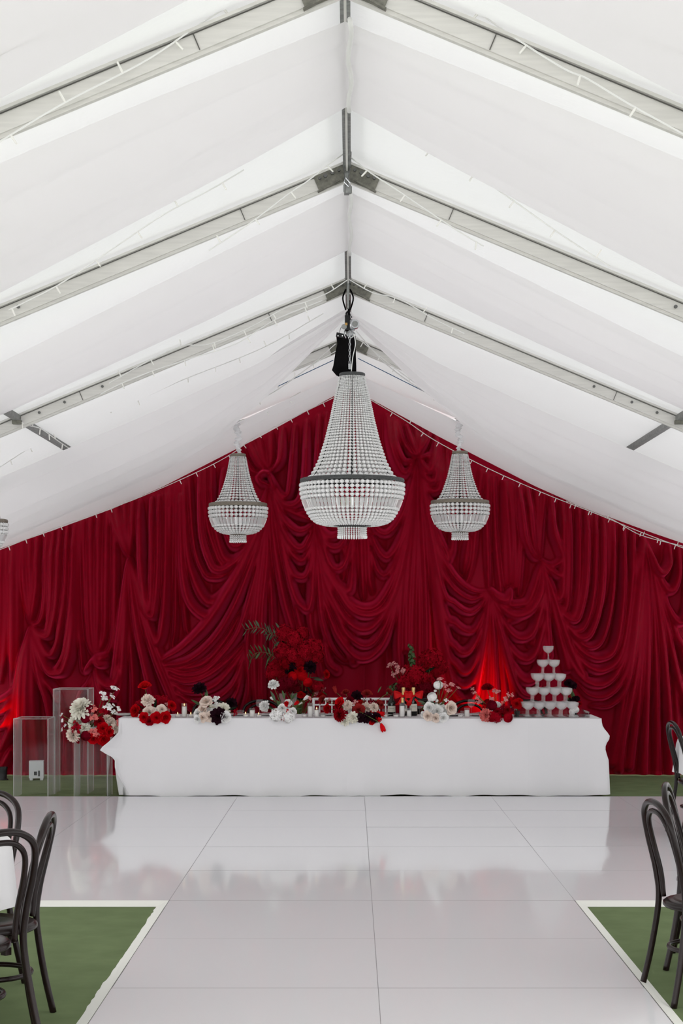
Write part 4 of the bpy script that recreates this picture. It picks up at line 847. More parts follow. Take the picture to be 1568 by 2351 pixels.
# ================================================================== flowers
BL = {}
def petal(b, L, wd, curl, tilt, az, base=.0, z0=0, nu=3, nv=2, cup=.3, ruff=0, rnd=random):
    ca, sa = math.cos(az), math.sin(az); ph = rnd.uniform(0, 6)
    def fn(u, v):
        s = (v-.5)*2; wu = wd*(math.sin(PI*min(1, .12+.80*u))**.7)
        a = tilt+curl*u; r = base+L*(math.sin(a)*u if False else u*math.sin(tilt+curl*u*.5)); z = z0+L*u*math.cos(tilt+curl*u*.5)
        z += cup*wu*s*s+ruff*math.sin(6*s+ph)*u*wd
        x = r; y = s*wu
        return (x*ca-y*sa, x*sa+y*ca, z)
    b.grid(fn, nu, nv)
def bloom_mesh(kind, c):
    key = kind+c
    if key in BL: return BL[key]
    rnd = random.Random(hash(kind) % 1000 if False else ord(kind[0])*7); b = MB()
    if kind == 'R':        # rose
        for n, L, wd, ti, cu, bs, z0 in ((5, 1.0, .62, 1.05, .55, .05, -.35), (5, .92, .56, .75, .55, .04, -.3), (5, .82, .45, .45, .4, .03, -.2), (4, .72, .33, .2, .25, .02, -.1), (3, .6, .22, .05, .1, .0, 0)):
            o = rnd.uniform(0, 6)
            for k in range(n): petal(b, L, wd, cu, ti, o+2*PI*k/n, bs, z0, 4, 2, .35, .05, rnd)
    elif kind == 'D':      # dahlia / chrysanthemum ball
        for n, L, ti in ((14, 1.0, 1.75), (14, 1.0, 1.4), (13, .98, 1.1), (11, .95, .8), (8, .92, .5), (5, .9, .2)):
            o = rnd.uniform(0, 6)
            for k in range(n): petal(b, L, .2, .25, ti, o+2*PI*k/n, 0, -.25, 3, 2, .5, .08, rnd)
    elif kind == 'C':      # carnation
        for n, L, ti in ((10, 1.0, 1.6), (11, .98, 1.25), (10, .95, .9), (8, .9, .55), (5, .85, .2)):
            o = rnd.uniform(0, 6)
            for k in range(n): petal(b, L*rnd.uniform(.9, 1.1), .3, .3, ti+rnd.uniform(-.1, .1), o+2*PI*k/n, 0, -.25, 3, 4, .1, .28, rnd)
    elif kind == 'N':      # ranunculus: tight overlapping cups
        for n, R, top in ((5, .95, .55), (5, .82, .7), (5, .66, .8), (4, .48, .86), (3, .28, .9)):
            o = rnd.uniform(0, 6)
            for k in range(n):
                az = o+2*PI*k/n
                def fn(u, v, R=R, az=az, top=top, n=n):
                    th = PI*.92-(PI*.92-.25-(1-top))*u; a = az+(v-.5)*2*PI/n*1.35*math.sin(PI*(.2+.6*u))
                    return (R*math.sin(th)*math.cos(a), R*math.sin(th)*math.sin(a), R*math.cos(th)*.85+(.95-R)*.8)
                b.grid(fn, 4, 3)
        bead(b, (0, 0, .72), .14, .1)
    elif kind == 'T':      # tulip
        for n, R, o in ((3, .5, 0), (3, .56, 1.05)):
            for k in range(n):
                az = o+2*PI*k/n
                def fn(u, v, R=R, az=az):
                    a = az+(v-.5)*1.9*math.sin(PI*(.16+.76*u)); r = R*(math.sin(PI*(.08+.62*u))**.8)+.12*u**6
                    return (r*math.cos(a), r*math.sin(a), -1+2*u)
                b.grid(fn, 6, 3)
    elif kind == 'H':      # hydrangea head of four-petalled florets
        n = 84
        b.lathe([(.001, -.72), (.45, -.55), (.66, -.2), (.68, .2), (.5, .52), (.001, .68)], 12)
        for i in range(n):
            z = 1-1.55*(i+.5)/n; r = math.sqrt(max(0, 1-z*z)); a = i*2.39996
            nrm = Vector((r*math.cos(a), r*math.sin(a), z)); rr = rnd.uniform(.8, 1.1); p = nrm*rr
            nrm = (nrm+Vector((rnd.uniform(-.4, .4), rnd.uniform(-.4, .4), rnd.uniform(-.4, .4)))).normalized()
            x = nrm.orthogonal().normalized(); y = nrm.cross(x); s = rnd.uniform(.2, .28); o = rnd.uniform(0, 2)
            for k in range(4):
                t0 = o+k*PI/2; d = x*math.cos(t0)+y*math.sin(t0); e = x*math.cos(t0+PI/2)+y*math.sin(t0+PI/2)
                b.add([p, p+d*s*.6+e*s*.42+nrm*.03, p+d*s*1.15+nrm*.05, p+d*s*.6-e*s*.42+nrm*.03], [(0, 1, 2, 3)])
    elif kind == 'O':      # little sprig of orchid-like blossoms
        for i in range(7):
            p = Vector((rnd.uniform(-.8, .8), rnd.uniform(-.8, .8), rnd.uniform(-.3, .5))); nrm = Vector((p.x*.5, p.y*.5, 1)).normalized()
            x = nrm.orthogonal().normalized(); y = nrm.cross(x); s = rnd.uniform(.3, .45); o = rnd.uniform(0, 2)
            for k in range(5):
                t0 = o+k*2*PI/5; d = x*math.cos(t0)+y*math.sin(t0); e = x*math.cos(t0+PI/2)+y*math.sin(t0+PI/2)
                b.add([p, p+d*s*.6+e*s*.4+nrm*.08, p+d*s*1.1+nrm*.02, p+d*s*.6-e*s*.4+nrm*.08], [(0, 1, 2, 3)])
            bead(b, p+nrm*.06, .08, .08, 4)
    me = b.me('bloom_'+key, pet(c), kind in 'RTN'); BL[key] = me; return me
def leaf_mesh(kind):
    key = 'leaf'+kind
    if key in BL: return BL[key]
    b = MB()
    if kind == 'L':
        b.grid(lambda u, v: ((v-.5)*2*.42*math.sin(PI*u)**.8*(1-.25*u), -1+2*u, .25*abs(v-.5)*math.sin(PI*u)+.25*u*u-.1), 6, 4)
    elif kind == 'W':      # willowy pointed leaf
        b.grid(lambda u, v: ((v-.5)*2*.26*math.sin(PI*u)**.9, 2*u, .1*abs(v-.5)*2+.2*u*u), 5, 2)
    elif kind == 'B':      # sprig: cluster of small round leaves
        rnd = random.Random(4)
        b.tube([(0, -1, 0), (.1, 0, .1), (0, 1, 0)], .03, 4)
        for i in range(16):
            y = -.9+1.9*i/15; a = i*2.4; c = Vector((.1+.34*math.cos(a), y, .3*math.sin(a))); n = Vector((math.cos(a), .6, math.sin(a)+.3)).normalized()
            x = n.orthogonal().normalized(); yv = n.cross(x); s = .28*(1.15-.3*i/15)
            b.add([c]+[c+(x*math.cos(q)+yv*math.sin(q))*s for q in [2*PI*k/6 for k in range(6)]], [(0, 1+k, 1+(k+1) % 6) for k in range(6)])
    BL[key] = {}
    for nm, m in (('g', M_LEAF), ('d', M_LEAFD), ('k', M_LEAFK)): BL[key][nm] = b.me(key+nm, m, kind != 'B')
    return BL[key]
C1 = (.35714, 0, 1400); C2 = (.21684, 520, 1400); C3 = (.21684, 840, 1400); C4 = (.29847, 1100, 1440)
KIND = {'R': 'rose', 'D': 'dahlia', 'C': 'carnation', 'N': 'ranunculus', 'T': 'tulip', 'H': 'hydrangea', 'O': 'blossom_sprig'}
def arrangement(name, label, Y, base_px, base_z, cf, items, vase='bowl', depth=.10, seed=1, vr=.07, vh=.09, front=16.30):
    """items: (kind, colour, x, y, r) read off crop cf"""
    s, ox, oy = cf; rnd = random.Random(seed); bx = (base_px-CX)/F*Y
    t = thing(name, label, 'flowers', (bx, Y, base_z), 0, 'flower arrangements'); org = Vector((bx, Y, base_z))
    if vase == 'bowl': MB().lathe([(0, 0), (vr*.6, 0), (vr*.55, .01), (vr*.9, vh*.5), (vr, vh), (vr*.93, vh), (vr*.8, vh*.5), (0, .02)], 20).build('bowl', M_PORCELAIN, t, True)
    elif vase == 'dark': MB().lathe([(0, 0), (vr*.6, 0), (vr*.55, .01), (vr*.9, vh*.5), (vr, vh), (vr*.93, vh), (vr*.8, vh*.5), (0, .02)], 20).build('bowl', M_BLACKPL, t, True)
    elif vase == 'stand':
        MB().lathe([(0, 0), (.14, 0), (.14, .012), (.02, .02), (.016, base_z and 0.03 or .03), (.016, vh-.1), (.08, vh-.08), (.10, vh), (.09, vh), (.07, vh-.06), (0, vh-.06)], 20).build('flower_stand', M_BLACKMETAL, t, True)
    pts = [(ox+s*i[2], oy+s*i[3]) for i in items]
    ctr = P(sum(p[0] for p in pts)/len(pts), sum(p[1] for p in pts)/len(pts), Y)
    for n, it in enumerate(items):
        kd, col, x, y, r = it[:5]; opt = it[5] if len(it) > 5 else ''
        px, py = ox+s*x, oy+s*y; dy = rnd.uniform(-depth, depth*.35)
        if 'f' in opt: dy = -depth
        if 'b' in opt: dy = depth
        yy = Y+dy
        if front is not None and 'h' in opt: yy = front
        p = P(px, py, yy); rad = r*s/F*yy
        if front is not None and 'h' not in opt and p.z < TOP+rad*.55:      # low blooms lean out over the table edge
            yy = TY0-.015-rad*rnd.uniform(.15, .5); p = P(px, py, yy)
        off = p-ctr; ax = Vector((off.x*4, -.75, off.z*4+.35))
        if kd == 'T': ax = Vector((off.x*3, -.25, off.z*5+.2))
        if 'u' in opt: ax = Vector((off.x, -.35, .8))
        if 'h' in opt: ax = Vector((.3, -.3, -.8))
        ax.normalize(); q = ax.to_track_quat('Z', 'Y') @ Quaternion((0, 0, 1), rnd.uniform(0, 6))
        if kd in 'LWB':
            me = leaf_mesh(kd)[col]; ax = Vector((off.x+rnd.uniform(-.05, .05), -.02, off.z+.05)).normalized()
            q = ax.to_track_quat('Y', 'Z') @ Quaternion((0, 1, 0), rnd.uniform(-.9, .9)+1.2*0); nm = 'leaf' if kd != 'B' else 'leaf_sprig'
        else: me = bloom_mesh(kd, col); nm = KIND[kd]
        o = link(nm, me, t, p-org); o.rotation_mode = 'QUATERNION'; o.rotation_quaternion = q; sc_ = rad*(1.24 if kd != 'T' else 1.0); o.scale = (sc_,)*3
        if 'h' in opt:
            MB().tube(crom([p-org-ax*rad*.8, p-org+Vector((-.05, -.02, .06)), Vector((.05, -.22, .05)), Vector((0, 0, vh*.7))], 5), .0035, 5).build('stem', M_STEM, t)
        if kd not in 'LWB' and 'h' not in opt:
            a = p-org-ax*rad*.55; b0 = Vector((rnd.uniform(-.02, .02), rnd.uniform(-.02, .02), (vh*.7)))
            m1 = a.lerp(b0, .45)+Vector((0, .02, -.01)); MB().tube(crom([a, m1, b0], 4), .0028, 5).build('stem', M_STEM, t)
    return t
def branch(parent, Y, pts, cf, nleaf, L, colr='d', seed=1):
    s, ox, oy = cf; rnd = random.Random(seed); org = parent.location
    cur = crom([P(ox+s*x, oy+s*y, Y) for x, y in pts], 10); MB().tube([p-org for p in cur], .003, 5).build('branch', mat('brown_twig', (112, 92, 66), .7), parent)
    for k in range(nleaf):
        i = int(len(cur)*(k+.5)/nleaf); p = cur[min(i, len(cur)-1)]; d = (cur[min(i+1, len(cur)-1)]-cur[max(0, i-1)]).normalized()
        sd = 1 if k % 2 else -1; ax = (d*.5+Vector((0, rnd.uniform(-.5, .2), sd*.8))).normalized()
        o = link('leaf', leaf_mesh('W')[colr], parent, p-org); o.rotation_mode = 'QUATERNION'
        o.rotation_quaternion = ax.to_track_quat('Y', 'Z') @ Quaternion((0, 1, 0), rnd.uniform(-.8, .8)); ls = L*rnd.uniform(.75, 1.15); o.scale = (ls,)*3

arrangement('flower_arrangement', 'loose white, pink and red flowers on the low clear plinth', 16.5, 205, .607, C1, [
 ('D','cream',515,625,64,'f'),('D','cream',480,725,48),('D','blush',462,805,42),('C','blush',715,730,36),('C','blush',745,762,32),('N','burg',568,637,29,'f'),('N','burg',550,697,29,'f'),('N','burg',553,810,30,'f'),
 ('R','red',660,762,35,'f'),('R','red',705,784,30,'f'),('R','red',600,830,32,'f'),('R','red',668,835,36,'f'),('O','coral',605,640,34,'f'),('O','coral',600,690,32,'f'),('O','coral',622,800,36,'f'),('O','coral',760,728,24),('O','coral',590,785,22,'f'),
 ('O','white',740,515,32),('O','white',662,540,26),('O','white',718,562,22),('O','white',675,575,30),('O','white',690,625,36),('O','white',762,640,22),('O','white',725,655,24),('O','white',398,677,15),('O','white',405,710,18),('O','white',422,746,14),('O','white',402,770,13),
 ('O','rouge',500,760,38),('O','rouge',500,820,32),('O','rouge',655,650,30),('O','rouge',470,770,26),('D','cream',540,760,34),('L','g',745,800,18),('L','g',540,755,22),('L','g',510,810,18),('R','deep',640,720,30),('C','blush',690,700,28)], 'bowl', .12, 1, .08, .08, None)
arrangement('flower_arrangement', 'leftmost table flowers, red and blush roses with one tall red rose', 16.56, 350, TOP, C1, [
 ('R','bright',930,487,36,'u'),('C','blush',950,578,37,'f'),('R','red',868,650,36),('R','blush',960,660,38,'f'),('R','blush',1040,640,29,'f'),('R','red',925,692,30,'f'),('R','red',1005,694,32,'f'),('R','red',1065,692,34,'f'),('R','red',1105,615,29),('H','rouge',1010,590,34,'b'),('H','rouge',900,615,28,'b'),
 ('L','k',1000,605,26),('L','k',905,625,24),('O','pink',1075,605,18),('O','pink',1080,640,14),('R','deep',960,715,26,'f'),('H','rouge',1050,585,28,'b'),('L','g',930,610,20)], 'bowl', .10, 2)
arrangement('flower_arrangement', 'blush and white table flowers with near-black carnations', 16.56, 488, TOP, C1, [
 ('C','black',1280,503,42,'u'),('L','g',1262,600,34),('L','g',1325,548,30),('R','blush',1325,590,36,'f'),('R','blush',1300,640,30,'f'),('R','blush',1345,688,30,'f'),('R','white',1275,670,32),('R','blush',1302,692,28,'f'),('D','cream',1440,640,40),('R','white',1452,690,34),('C','black',1405,682,46,'f'),
 ('C','black',1492,600,36,'b'),('O','white',1380,575,26),('O','white',1385,612,26),('R','cream',1370,640,28),('O','rouge',1505,660,24),('L','k',1495,635,24),('R','white',1240,700,20) if False else ('R','white',1268,702,24,'f')], 'bowl', .10, 3)
arrangement('flower_arrangement', 'white table flowers with bright red tulips and green leaves', 16.56, 653, TOP, C2, [
 ('C','white',495,785,54,'u'),('L','d',490,915,52),('L','d',565,950,48),('L','g',690,925,50),('L','g',720,915,42),('L','g',560,1005,52),('L','g',485,1050,44),('L','g',760,1050,34),('C','white',395,1015,52),('R','white',420,1040,34),('R','white',590,1040,40,'f'),('R','white',700,1078,38,'f'),('H','white',530,1115,56,'f'),('H','white',655,1135,54,'f'),
 ('T','bright',632,1005,40,'f'),('T','bright',652,1078,40,'f'),('T','bright',607,1132,40,'f'),('T','bright',737,990,32,'f'),('T','white',840,935,34),('T','white',780,992,24),('T','white',480,940,22),('R','white',655,985,36),('O','pink',880,945,30),('L','g',600,900,40)], 'bowl', .10, 4)
arrangement('flower_arrangement', 'widest table flowers at the centre, red, burgundy and blush', 16.56, 820, TOP, C2, [
 ('T','rust',1150,850,40,'u'),('R','rust',1260,872,40,'u'),('C','black',1380,905,52),('R','rust',1487,885,50,'u'),('R','rust',1012,952,46),('R','red',1065,1045,46),('R','bright',1195,980,52,'f'),('R','deep',1185,1022,48,'f'),('D','deep',1190,1115,62,'f'),('C','blush',1280,1008,48,'f'),('C','cream',1335,1142,54,'f'),('C','cream',1248,1172,50,'f'),('R','rust',1400,1062,58,'f'),('C','blush',1485,1030,50),
 ('C','black',1495,1140,54,'f'),('D','black',1415,1145,44),('R','red',1542,1182,34,'f'),('D','burg',1300,960,44),('C','blush',1568,1030,46),('D','black',1590,1142,50,'f'),('R','bright',1400,980,40),('T','bright',1568,1080,46),('T','bright',1628,1098,46,'f'),('T','bright',1600,1150,42,'f'),('T','bright',1650,1245,48,'h'),('R','rust',1625,1000,44),('R','rust',1495,880,44) if False else ('R','rust',1640,1010,30),
 ('R','rust',1725,870,38),('L','g',1622,845,34),('O','pink',1360,985,34),('O','pink',1090,960,30),('O','burg',1540,980,36),('L','k',1440,960,34),('O','pink',1540,1000,30)], 'bowl', .11, 5, .10, .09, 16.31)
arrangement('flower_arrangement', 'white rose and ranunculus table flowers with pink sprigs right of the bottles', 16.56, 1002, TOP, C3, [
 ('N','white',767,797,46,'u'),('N','white',700,922,46,'f'),('N','white',735,858,14),('N','white',672,965,16),('N','white',750,962,16),('N','white',745,996,16),('R','blush',905,1040,62,'f'),('R','white',670,1038,54,'f'),('R','white',752,1072,58,'f'),('R','white',805,1062,48),('R','blush',655,1125,48,'f'),('R','blush',738,1146,44,'f'),('R','white',818,1142,48,'f'),('R','white',612,1112,34),('R','cream',850,1100,40),
 ('L','d',780,862,40),('L','d',590,980,42),('L','d',605,1005,40),('L','d',700,985,40),('L','g',860,1045,28),('L','g',822,985,34),('O','white',850,965,26),('O','pink',795,740,34),('O','pink',832,805,38),('O','pink',912,802,40),('O','pink',868,855,34),('O','pink',780,745,26),('O','pink',975,825,22),('O','white',790,1000,30)], 'bowl', .10, 6)
arrangement('flower_arrangement', 'burgundy and coral table flowers with pink sprigs beside the glass tower', 16.56, 1140, TOP, C3, [
 ('R','deep',1285,822,56,'u'),('O','pink',1130,845,26),('O','pink',1152,885,26),('O','pink',1190,930,32),('O','pink',1380,870,34),('O','pink',1350,858,24),('O','pink',1500,905,28),('O','pink',1480,950,34),('O','pink',1542,905,26),('O','pink',1205,985,34),('O','pink',1330,950,30),('N','burg',1335,1012,48,'f'),('N','deep',1290,990,42),('C','white',1392,1012,42),('N','deep',1335,1132,50,'f'),('N','deep',1505,1142,46,'f'),('C','coral',1262,1118,60,'f'),
 ('L','k',1430,1060,44),('L','k',1400,1135,40),('O','burg',1440,1050,46),('R','deep',1440,1110,44),('R','rouge',1390,1080,40),('L','g',1480,1030,26),('O','burg',1540,1050,36),('R','deep',1500,1060,38),('R','bright',1245,1030,22),('O','coral',1450,990,26),('H','rouge',1385,1140,44)], 'bowl', .10, 7)
a7 = arrangement('flower_arrangement', 'tall mass of red hydrangeas behind the table on the left, with leafy branches', 17.95, 690, 0, C2, [
 ('H','rouge',610,250,74),('H','rouge',720,312,78,'f'),('H','rouge',800,255,62),('H','rouge',600,435,74),('H','rouge',700,480,74),('H','rouge',830,440,78,'f'),('H','rouge',930,402,78),('H','rouge',950,485,68),('H','rouge',530,625,78),('H','rouge',592,685,64),('H','rouge',480,682,54),('H','deep',640,555,64),('H','deep',765,560,54),('C','black',717,572,54,'f'),('C','black',890,602,62,'f'),('C','black',665,650,44),
 ('R','red',775,637,50,'f'),('N','red',700,706,48,'f'),('N','red',805,702,48,'f'),('N','red',860,768,44,'f'),('R','red',1060,682,40),('H','burg',600,800,64),('H','burg',720,825,64),('H','burg',680,765,64),('H','rouge',965,812,54),('R','red',785,900,42),('H','burg',850,850,54),('L','k',600,352,46),('L','d',940,722,48),('L','d',975,745,46),('L','k',960,550,42),('L','k',880,855,48),('L','g',860,880,40),('L','g',1030,880,40),('O','pink',940,880,34),('O','pink',1010,840,34),('L','k',820,340,40),('R','red',1000,915,38)], 'stand', .14, 8, .10, .98, None)
branch(a7, 17.85, [(600, 300), (480, 260), (400, 205), (300, 190), (200, 215)], C2, 22, .045, 'd', 1)
branch(a7, 17.85, [(600, 200), (520, 225), (450, 265), (420, 310)], C2, 10, .045, 'd', 2)
branch(a7, 17.85, [(520, 510), (440, 460), (350, 450), (280, 480), (245, 570)], C2, 18, .045, 'g', 3)
branch(a7, 17.85, [(560, 330), (530, 350), (500, 390)], C2, 7, .04, 'd', 4)
branch(a7, 17.85, [(500, 455), (450, 500), (430, 550)], C2, 7, .04, 'g', 5)
a9 = arrangement('flower_arrangement', 'mass of dark red hydrangeas behind the bottles with a green sprig', 17.95, 962, 0, C3, [
 ('H','rouge',640,530,72),('H','rouge',715,515,82,'f'),('H','rouge',795,605,64),('H','rouge',450,690,82),('H','rouge',530,700,92,'f'),('H','rouge',625,745,82),('H','rouge',430,765,74),('H','burg',505,795,82),('H','burg',600,825,82),('H','burg',700,805,74),('H','burg',385,845,64),('H','rouge',740,660,50),('B','g',488,440,60),('B','g',500,560,62),('B','g',470,520,44),('B','g',295,805,56),('B','g',275,860,50),
 ('L','k',680,640,56),('L','k',620,645,56),('L','k',580,610,46),('L','d',645,500,28),('O','pink',290,582,38),('O','pink',245,590,32),('O','pink',332,612,36),('O','pink',345,655,38),('O','pink',402,640,34),('O','pink',292,692,32),('O','pink',400,660,28),('R','deep',620,910,36),('H','burg',480,880,60)], 'stand', .13, 9, .10, .93, None)
arrangement('flower_arrangement', 'dark flowers half hidden behind the right of the glass tower', 17.0, 1318, TOP, C4, [
 ('C','black',690,430,34),('C','black',720,445,30),('C','black',745,560,30),('C','black',700,575,30),('L','g',635,512,26),('L','g',720,520,30),('N','white',745,635,22,'f'),('N','white',715,650,22,'f'),('C','burg',660,470,26),('R','deep',770,590,22)], 'dark', .06, 10, .05, .06, None)
arrangement('flower_arrangement', 'single red rose standing beside the left end of the glass tray', 16.75, 1187, TOP, C4, [('R','red',290,590,36,'f'),('R','red',310,570,24),('L','k',270,620,20)], 'dark', .03, 11, .03, .05)

# ================================================================== candles, glasses, bottles, plates
def candle(px, top_px, wpx, wax_frac, label, lit, Y=16.5):
    x = (px-CX)/F*Y; hgt = P(0, top_px, Y).z-TOP; r = wpx/2/F*Y
    t = thing('candle', label, 'candle', (x, Y, TOP), 0, 'white candles in glass cylinders')
    MB().lathe([(0, .001), (r, .001), (r, hgt), (r-.002, hgt), (r-.002, .006), (0, .006)], 20).build('glass_cylinder', M_GLASS, t, True)
    wx = hgt*wax_frac; MB().lathe([(0, .0075), (r-.0045, .0075), (r-.0045, wx), (r-.006, wx+.001), (0, wx-.002)], 20).build('wax', M_WAX, t, True)
    MB().tube([(0, 0, wx-.002), (.001, 0, wx+.01)], .001, 4).build('wick', M_BLACKPL, t)
    if lit: MB().lathe([(.0002, wx+.008), (.004, wx+.014), (.0035, wx+.02), (.0003, wx+.032)], 8).build('flame', M_FLAME, t, True)
for a in ((408, 1638, 13, .55, 'short lit candle left of the tall one beside the leftmost flowers', True), (423, 1615, 13, .77, 'tall candle between two short ones near the leftmost flowers', True), (438, 1638, 12, .5, 'short candle touching the blush and black flowers', True),
  (564, 1637, 13, .55, 'short candle left of the tall one beside the bentwood chair', True), (579, 1626, 13, .77, 'taller candle in front of the bentwood chair hoop, left half', False), (594, 1638, 13, .5, 'short lit candle beside the white tulips, left side', True),
  (699, 1637, 13, .5, 'short candle just right of the red tulips', False), (712, 1614, 13, .76, 'tallest candle left of the centre flowers', False), (727, 1625, 13, .75, 'medium candle left of the centre flowers', True), (741, 1638, 12, .5, 'short candle tucked against the centre flowers', False),
  (884, 1627, 13, .3, 'low candle in a taller glass right of the centre flowers', False), (909, 1637, 13, .5, 'short candle in front of the dark wine bottle', False), (923, 1614, 13, .78, 'tallest candle in front of the bottles', False), (939, 1626, 12, .75, 'medium candle in front of the bottles', False),
  (1057, 1637, 13, .5, 'short candle left of the burgundy flowers', False), (1072, 1625, 13, .76, 'taller candle left of the burgundy flowers', False)):
    candle(*a)
def wineglass(px, top_px, label, Y=16.8, s=1.0):
    x = (px-CX)/F*Y; hgt = P(0, top_px, Y).z-TOP
    pr = [(0, .0), (.034, .0), (.034, .002), (.006, .006), (.0035, .02), (.0035, hgt*.45), (.012, hgt*.5), (.034, hgt*.62), (.04, hgt*.75), (.034, hgt), (.0325, hgt), (.038, hgt*.75), (.032, hgt*.63), (.008, hgt*.52), (0, hgt*.51)]
    t = thing('wine_glass', label, 'glass', (x, Y, TOP), 0, 'wine glasses on the long table')
    MB().lathe([(r*s, z) for r, z in pr], 24).build('bowl_and_stem', M_GLASS, t, True)
for px, tp, lb in ((596, 1606, 'stemmed wine glass in front of the left bentwood hoop'), (1082, 1605, 'stemmed wine glass in front of the right bentwood hoop'), (963, 1612, 'stemmed wine glass just right of the bottles'), (1065, 1632, 'low glass tumbler left of the burgundy flowers'), (552, 1630, 'low wine glass at the left of the candle trio'), (745, 1622, 'wine glass half behind the centre flowers'), (1178, 1622, 'wine glass beside the single red rose')):
    wineglass(px, tp, lb, 16.85)
for px, lb in ((648, 'left of two tall clear vases behind the tulips'), (675, 'right of two tall clear vases behind the tulips')):
    x = (px-CX)/F*16.95; hgt = P(0, 1592, 16.95).z-TOP
    o = MB().lathe([(0, 0), (.03, 0), (.024, hgt*.5), (.037, hgt), (.035, hgt), (.022, hgt*.5), (.026, .006), (0, .006)], 24).build('glass_vase', M_GLASS, None, True, (x, 16.95, TOP)); tag(o, lb, 'vase', 'clear vases')
for px, lb, nap in ((284, 'white dinner plate at the left end of the table', False), (545, 'white dinner plate between the blush flowers and candles', True), (612, 'white dinner plate beside the tulips, in front of the bentwood hoop', True), (745, 'white dinner plate left of the centre flowers', True), (880, 'white dinner plate left of the bottles', True), (1040, 'white dinner plate right of the white flowers', True), (1100, 'white dinner plate beside the burgundy flowers', True)):
    Y = 16.84; x = (px-CX)/F*Y
    t = thing('dinner_plate', lb, 'plate', (x, Y, TOP), 0, 'dinner plates on the long table')
    MB().lathe([(0, .002), (.07, .002), (.075, .006), (.12, .016), (.121, .0185), (.075, .009), (0, .0075)], 36).build('plate', M_PORCELAIN, t, True)
    if nap:
        o = MB().grid(lambda u, v: ((u-.5)*.1, (v-.5)*.16, .024+.012*math.sin(PI*u)*math.sin(PI*(v+.2))), 8, 8).build('napkin', M_PINKNAP, None, True, (x, Y, TOP)); tag(o, 'dusty pink napkin on the '+lb.replace('white dinner ', ''), 'napkin', 'pink napkins')
def bottle(px, top_px, label, foil, ribbon, Y, lab=True, r=.041):
    x = (px-CX)/F*Y; hg = P(0, top_px, Y).z-TOP; t = thing('wine_bottle', label, 'bottle', (x, Y, TOP), 0, 'bottles on the long table')
    MB().lathe([(0, .003), (r*.8, .0), (r, .006), (r, hg*.55), (r*.9, hg*.62), (r*.5, hg*.72), (r*.36, hg*.8), (r*.35, hg*.97), (r*.3, hg*.985), (0, hg*.985)], 28).build('glass_body', M_BOTTLE, t, True)
    if foil: MB().lathe([(r*.47, hg*.735), (r*.40, hg*.8), (r*.39, hg*.9), (r*.44, hg*.93), (r*.43, hg*.99), (r*.3, hg), (0, hg)], 20).build('gold_foil', M_GOLD, t, True)
    else: MB().lathe([(r*.40, hg*.8), (r*.39, hg*.99), (0, hg)], 16).build('dark_capsule', M_BLACKPL, t, True)
    if lab:
        b = MB(); b.grid(lambda u, v: ((r+.0008)*math.sin((u-.5)*2.2), -(r+.0008)*math.cos((u-.5)*2.2), hg*.16+hg*.26*v), 10, 1); b.build('paper_label', M_LABEL, t, True)
        b = MB(); b.grid(lambda u, v: ((r+.0014)*math.sin((u-.5)*1.2), -(r+.0014)*math.cos((u-.5)*1.2), hg*.31+hg*.012*v), 6, 1); b.build('printed_line', M_SEAM, t, True)
    if ribbon:
        z = hg*.70
        bow = MB().tube([(r*.52*math.cos(a), r*.52*math.sin(a), z) for a in [2*PI*k/16 for k in range(16)]], .008, 6, True).build('ribbon_band', M_REDSATIN, t, True)
        for s in (-1, 1):
            b = MB(); b.grid(lambda u, v, s=s: (s*(.012+.085*math.sin(PI*u)*.9+.01*v), -r*.6-.02*math.sin(2*PI*u), z+.012+(u-.5)*.055*math.sin(PI*u*.9)+(v-.5)*.05*(.4+math.sin(PI*u))), 12, 3); b.build('bow_loop', M_REDSATIN, t, True)
            b = MB(); b.grid(lambda u, v, s=s: (s*(.008+.06*u)+(v-.5)*.04*(.4+u)*(1 if s > 0 else -1), -r*.65-.022*math.sin(u*3), z-.005-.095*u-.012*math.sin(u*5+s)), 8, 3); b.build('bow_tail', M_REDSATIN, t, True)
        MB().lathe([(0, z-.012), (.013, z-.006), (.014, z+.008), (0, z+.014)], 10, (0, -r*.62, 0)).build('bow_knot', M_REDSATIN, t, True)
bottle(926, 1578, 'left sparkling wine bottle with gold foil and a red bow', True, True, 16.78)
bottle(949, 1578, 'right sparkling wine bottle with gold foil and a red bow', True, True, 16.78)
bottle(899, 1590, 'dark wine bottle without foil left of the bows', False, False, 16.82)
bottle(924, 1602, 'smaller gold-topped bottle standing in front between the bows', True, False, 16.66, True, .03)
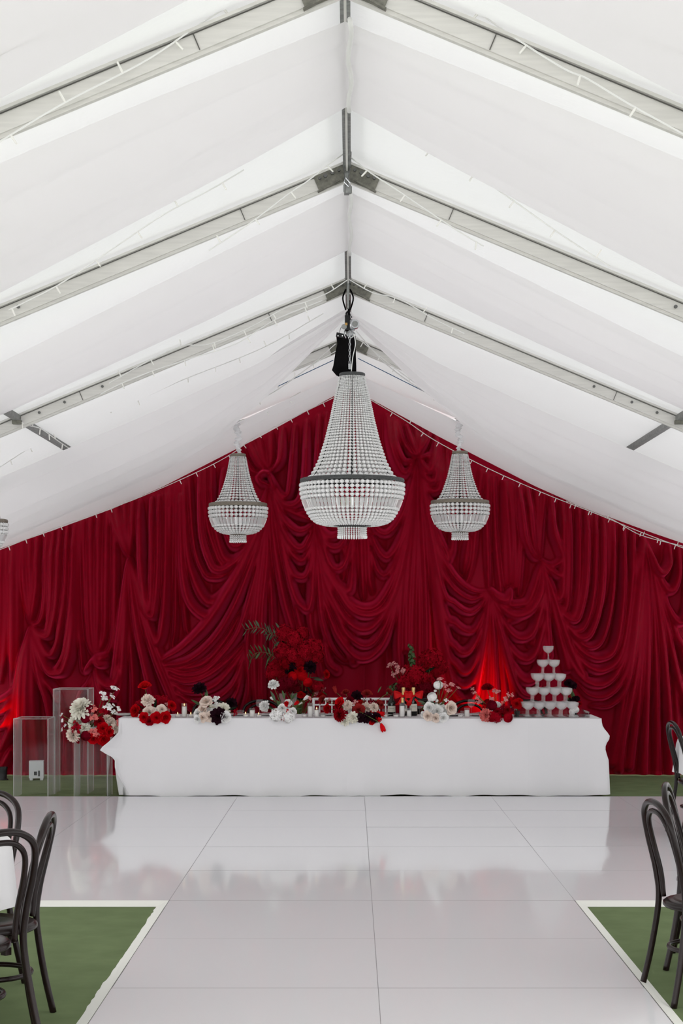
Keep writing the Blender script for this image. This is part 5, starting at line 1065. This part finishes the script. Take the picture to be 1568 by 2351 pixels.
# champagne tower
YT = 16.58; xt = (1262-CX)/F*YT
t = thing('acrylic_tray', 'shallow clear acrylic tray under the glass tower', 'tray', (xt, YT+.12, TOP), 0)
tw, td, th = .74, .58, .05
MB().box((0, 0, .005), (tw, td, .008)).build('base', M_ACRYLIC, t)
for s in (-1, 1):
    MB().box((0, s*(td/2-.004), .009+th/2), (tw, .008, th)).build('long_wall', M_ACRYLIC, t); MB().box((s*(tw/2-.004), 0, .009+th/2), (.008, td-.017, th)).build('short_wall', M_ACRYLIC, t)
gh = .1365; rr = .054
pr = [(0, 0), (.032, 0), (.033, .002), (.010, .006), (.0065, .016), (.0058, .05), (.0075, .062), (.022, .070), (.042, .086), (.0515, .108), (.054, .135), (.0528, .1362), (.050, .108), (.040, .0885), (.02, .073), (0, .069)]
cme = MB().lathe(pr, 20).me('coupe', M_COUPE, True)
names = ['bottom', 'second', 'third', 'fourth', 'topmost']
pit = rr*2.02
for L in range(5):
    n = 5-L
    for i in range(n):
        for j in range(n):
            x = xt+(i-(n-1)/2)*pit; y = YT+.12+(j-(n-1)/2)*pit
            if L < 4 and j > 2: continue          # the rear rows cannot be seen
            od = ('leftmost', 'second from left', 'third from left', 'fourth from left', 'rightmost')[i if i < n-1 or n < 2 else 4]
            lb = ('single coupe glass at the very top of the champagne tower' if L == 4 else 'coupe glass in the %s tier of the champagne tower, %s row, %s' % (names[L], ('front', 'second', 'third')[j], od))
            o = thing('coupe_glass', lb, 'glass', (x, y, TOP+.0095+L*(gh+.0005)), 0, 'coupe glasses of the champagne tower')
            link('coupe', cme, o)
# red uplights on the carpet behind the table and at the far left
for px, Y, tgt, lb, pw_ in ((1120, 18.2, P(1112, 1540, CYY), 'small black uplight behind the table throwing red light', 75), (1030, 18.3, P(1020, 1520, CYY), 'second small black uplight behind the table throwing red light', 14), (6, 18.3, P(12, 1500, CYY), 'small black uplight at the far left throwing red light', 30)):
    x = (px-CX)/F*Y
    t = thing('uplight', lb, 'uplight', (x, Y, 0), 0, 'red uplights')
    MB().lathe([(0, 0), (.06, 0), (.06, .01), (.045, .015), (.05, .1), (.055, .14), (.048, .14), (.044, .1), (0, .06)], 18).build('housing', M_BLACKPL, t, True)
    MB().lathe([(0, .104), (.042, .104), (.042, .108), (0, .108)], 14).build('lens', mat('red_lens', (255, 30, 20), .3, emit=((1, .03, .01), 3)), t)
    ld = bpy.data.lights.new('uplight_beam', 'SPOT'); ld.energy = pw_; ld.color = (1, .02, .01); ld.spot_size = .75; ld.spot_blend = .8; ld.shadow_soft_size = .04
    lo = bpy.data.objects.new('beam', ld); COL.objects.link(lo); lo.parent = t; lo.location = (0, 0, .16)
    d = Vector(tgt)-Vector((x, Y, .16)); lo.rotation_mode = 'QUATERNION'; lo.rotation_quaternion = d.to_track_quat('-Z', 'Y')
